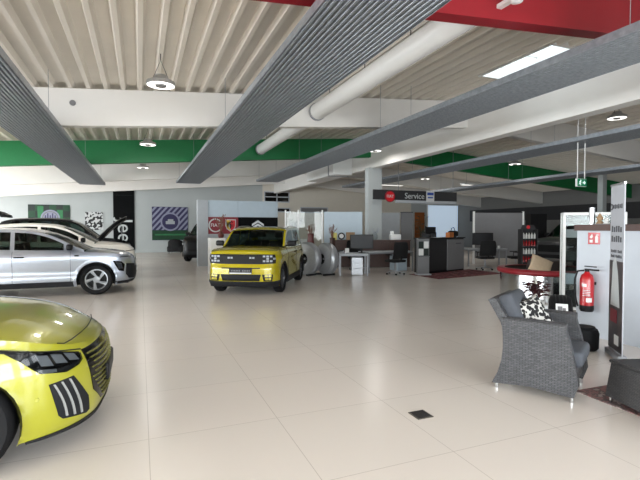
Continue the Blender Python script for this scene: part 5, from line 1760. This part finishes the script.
MB().rbox((.46, CWID / 2, .375), (.60, CWID - .20, .15), .045).build('seat_cushion', M['cushion_grey'], t, smooth=True)
MB().rbox((.16, CWID / 2, .70), (.15, CWID - .20, .46), .05, 0, Matrix.Rotation(-.45, 4, 'Y')).build('back_cushion', M['cushion_grey'], t, smooth=True)
for x, y in ((.03, .05), (.03, CWID - .05), (.68, .05), (.68, CWID - .05)):
    MB().lathe([(0, 0), (.017, 0), (.019, .02), (.017, .075), (0, .075)], 16, Matrix.Translation((x, y, 0))).build('chrome_foot', M['chrome'], t, smooth=True)
q = lambda x, y: (P0.x + hd.x * x - hd.y * y, P0.y + hd.y * x + hd.x * y)
px_, py_ = q(.27, .28)
pillow('throw_pillow', 'black and white spotted throw pillow on the wicker armchair', (px_, py_, .64), (math.radians(60), math.radians(-16), ch + math.radians(52)), .50, .46, .16, M['dots'])
# low wicker table
T0 = Vector((3.87, 2.74)); ta = math.radians(-15)
t = thing('wicker_table', 'low dark wicker table standing on the rug at the right edge', 'table', (T0.x, T0.y, 0), ta)
# local: x away from the camera side, y negative towards the camera
def frustum(x0, x1, y0, y1, z0, z1, fl):
    return [(x0 - fl, y0 - fl, z0), (x1 + fl, y0 - fl, z0), (x1 + fl, y1 + fl, z0), (x0 - fl, y1 + fl, z0), (x0, y0, z1), (x1, y0, z1), (x1, y1, z1), (x0, y1, z1)]
BF = [(0, 3, 2, 1), (4, 5, 6, 7), (0, 1, 5, 4), (1, 2, 6, 5), (2, 3, 7, 6), (3, 0, 4, 7)]
MB().add(frustum(.05, .70, -1.05, -.05, .06, .375, .03), BF).build('woven_body', M['weave_dark'], t, boxuv=True)
MB().tube([(.05, -1.05, .38), (.05, -.05, .38), (.70, -.05, .38), (.70, -1.05, .38), (.05, -1.05, .38)], .018, 8).build('top_roll', M['weave_dark'], t, boxuv=True)
MB().box((.375, -.55, .385), (.62, .97, .012)).build('table_plate', M['dark_grey'], t)
for x, y in ((.05, -.05), (.70, -.05), (.05, -1.05), (.70, -1.05)):
    MB().lathe([(0, .007), (.014, .007), (.016, .06), (0, .07)], 14, Matrix.Translation((x, y, 0))).build('chrome_foot', M['chrome'], t, smooth=True)
t = thing('floor_rug', 'red brown patterned rug under the low wicker table', 'rug', (0, 0, 0))
MB().prism([(3.86, 3.0), (3.80, .9), (5.4, .85), (5.4, 2.95)], 0.0005, .007).build('pile', M['rug'], t)
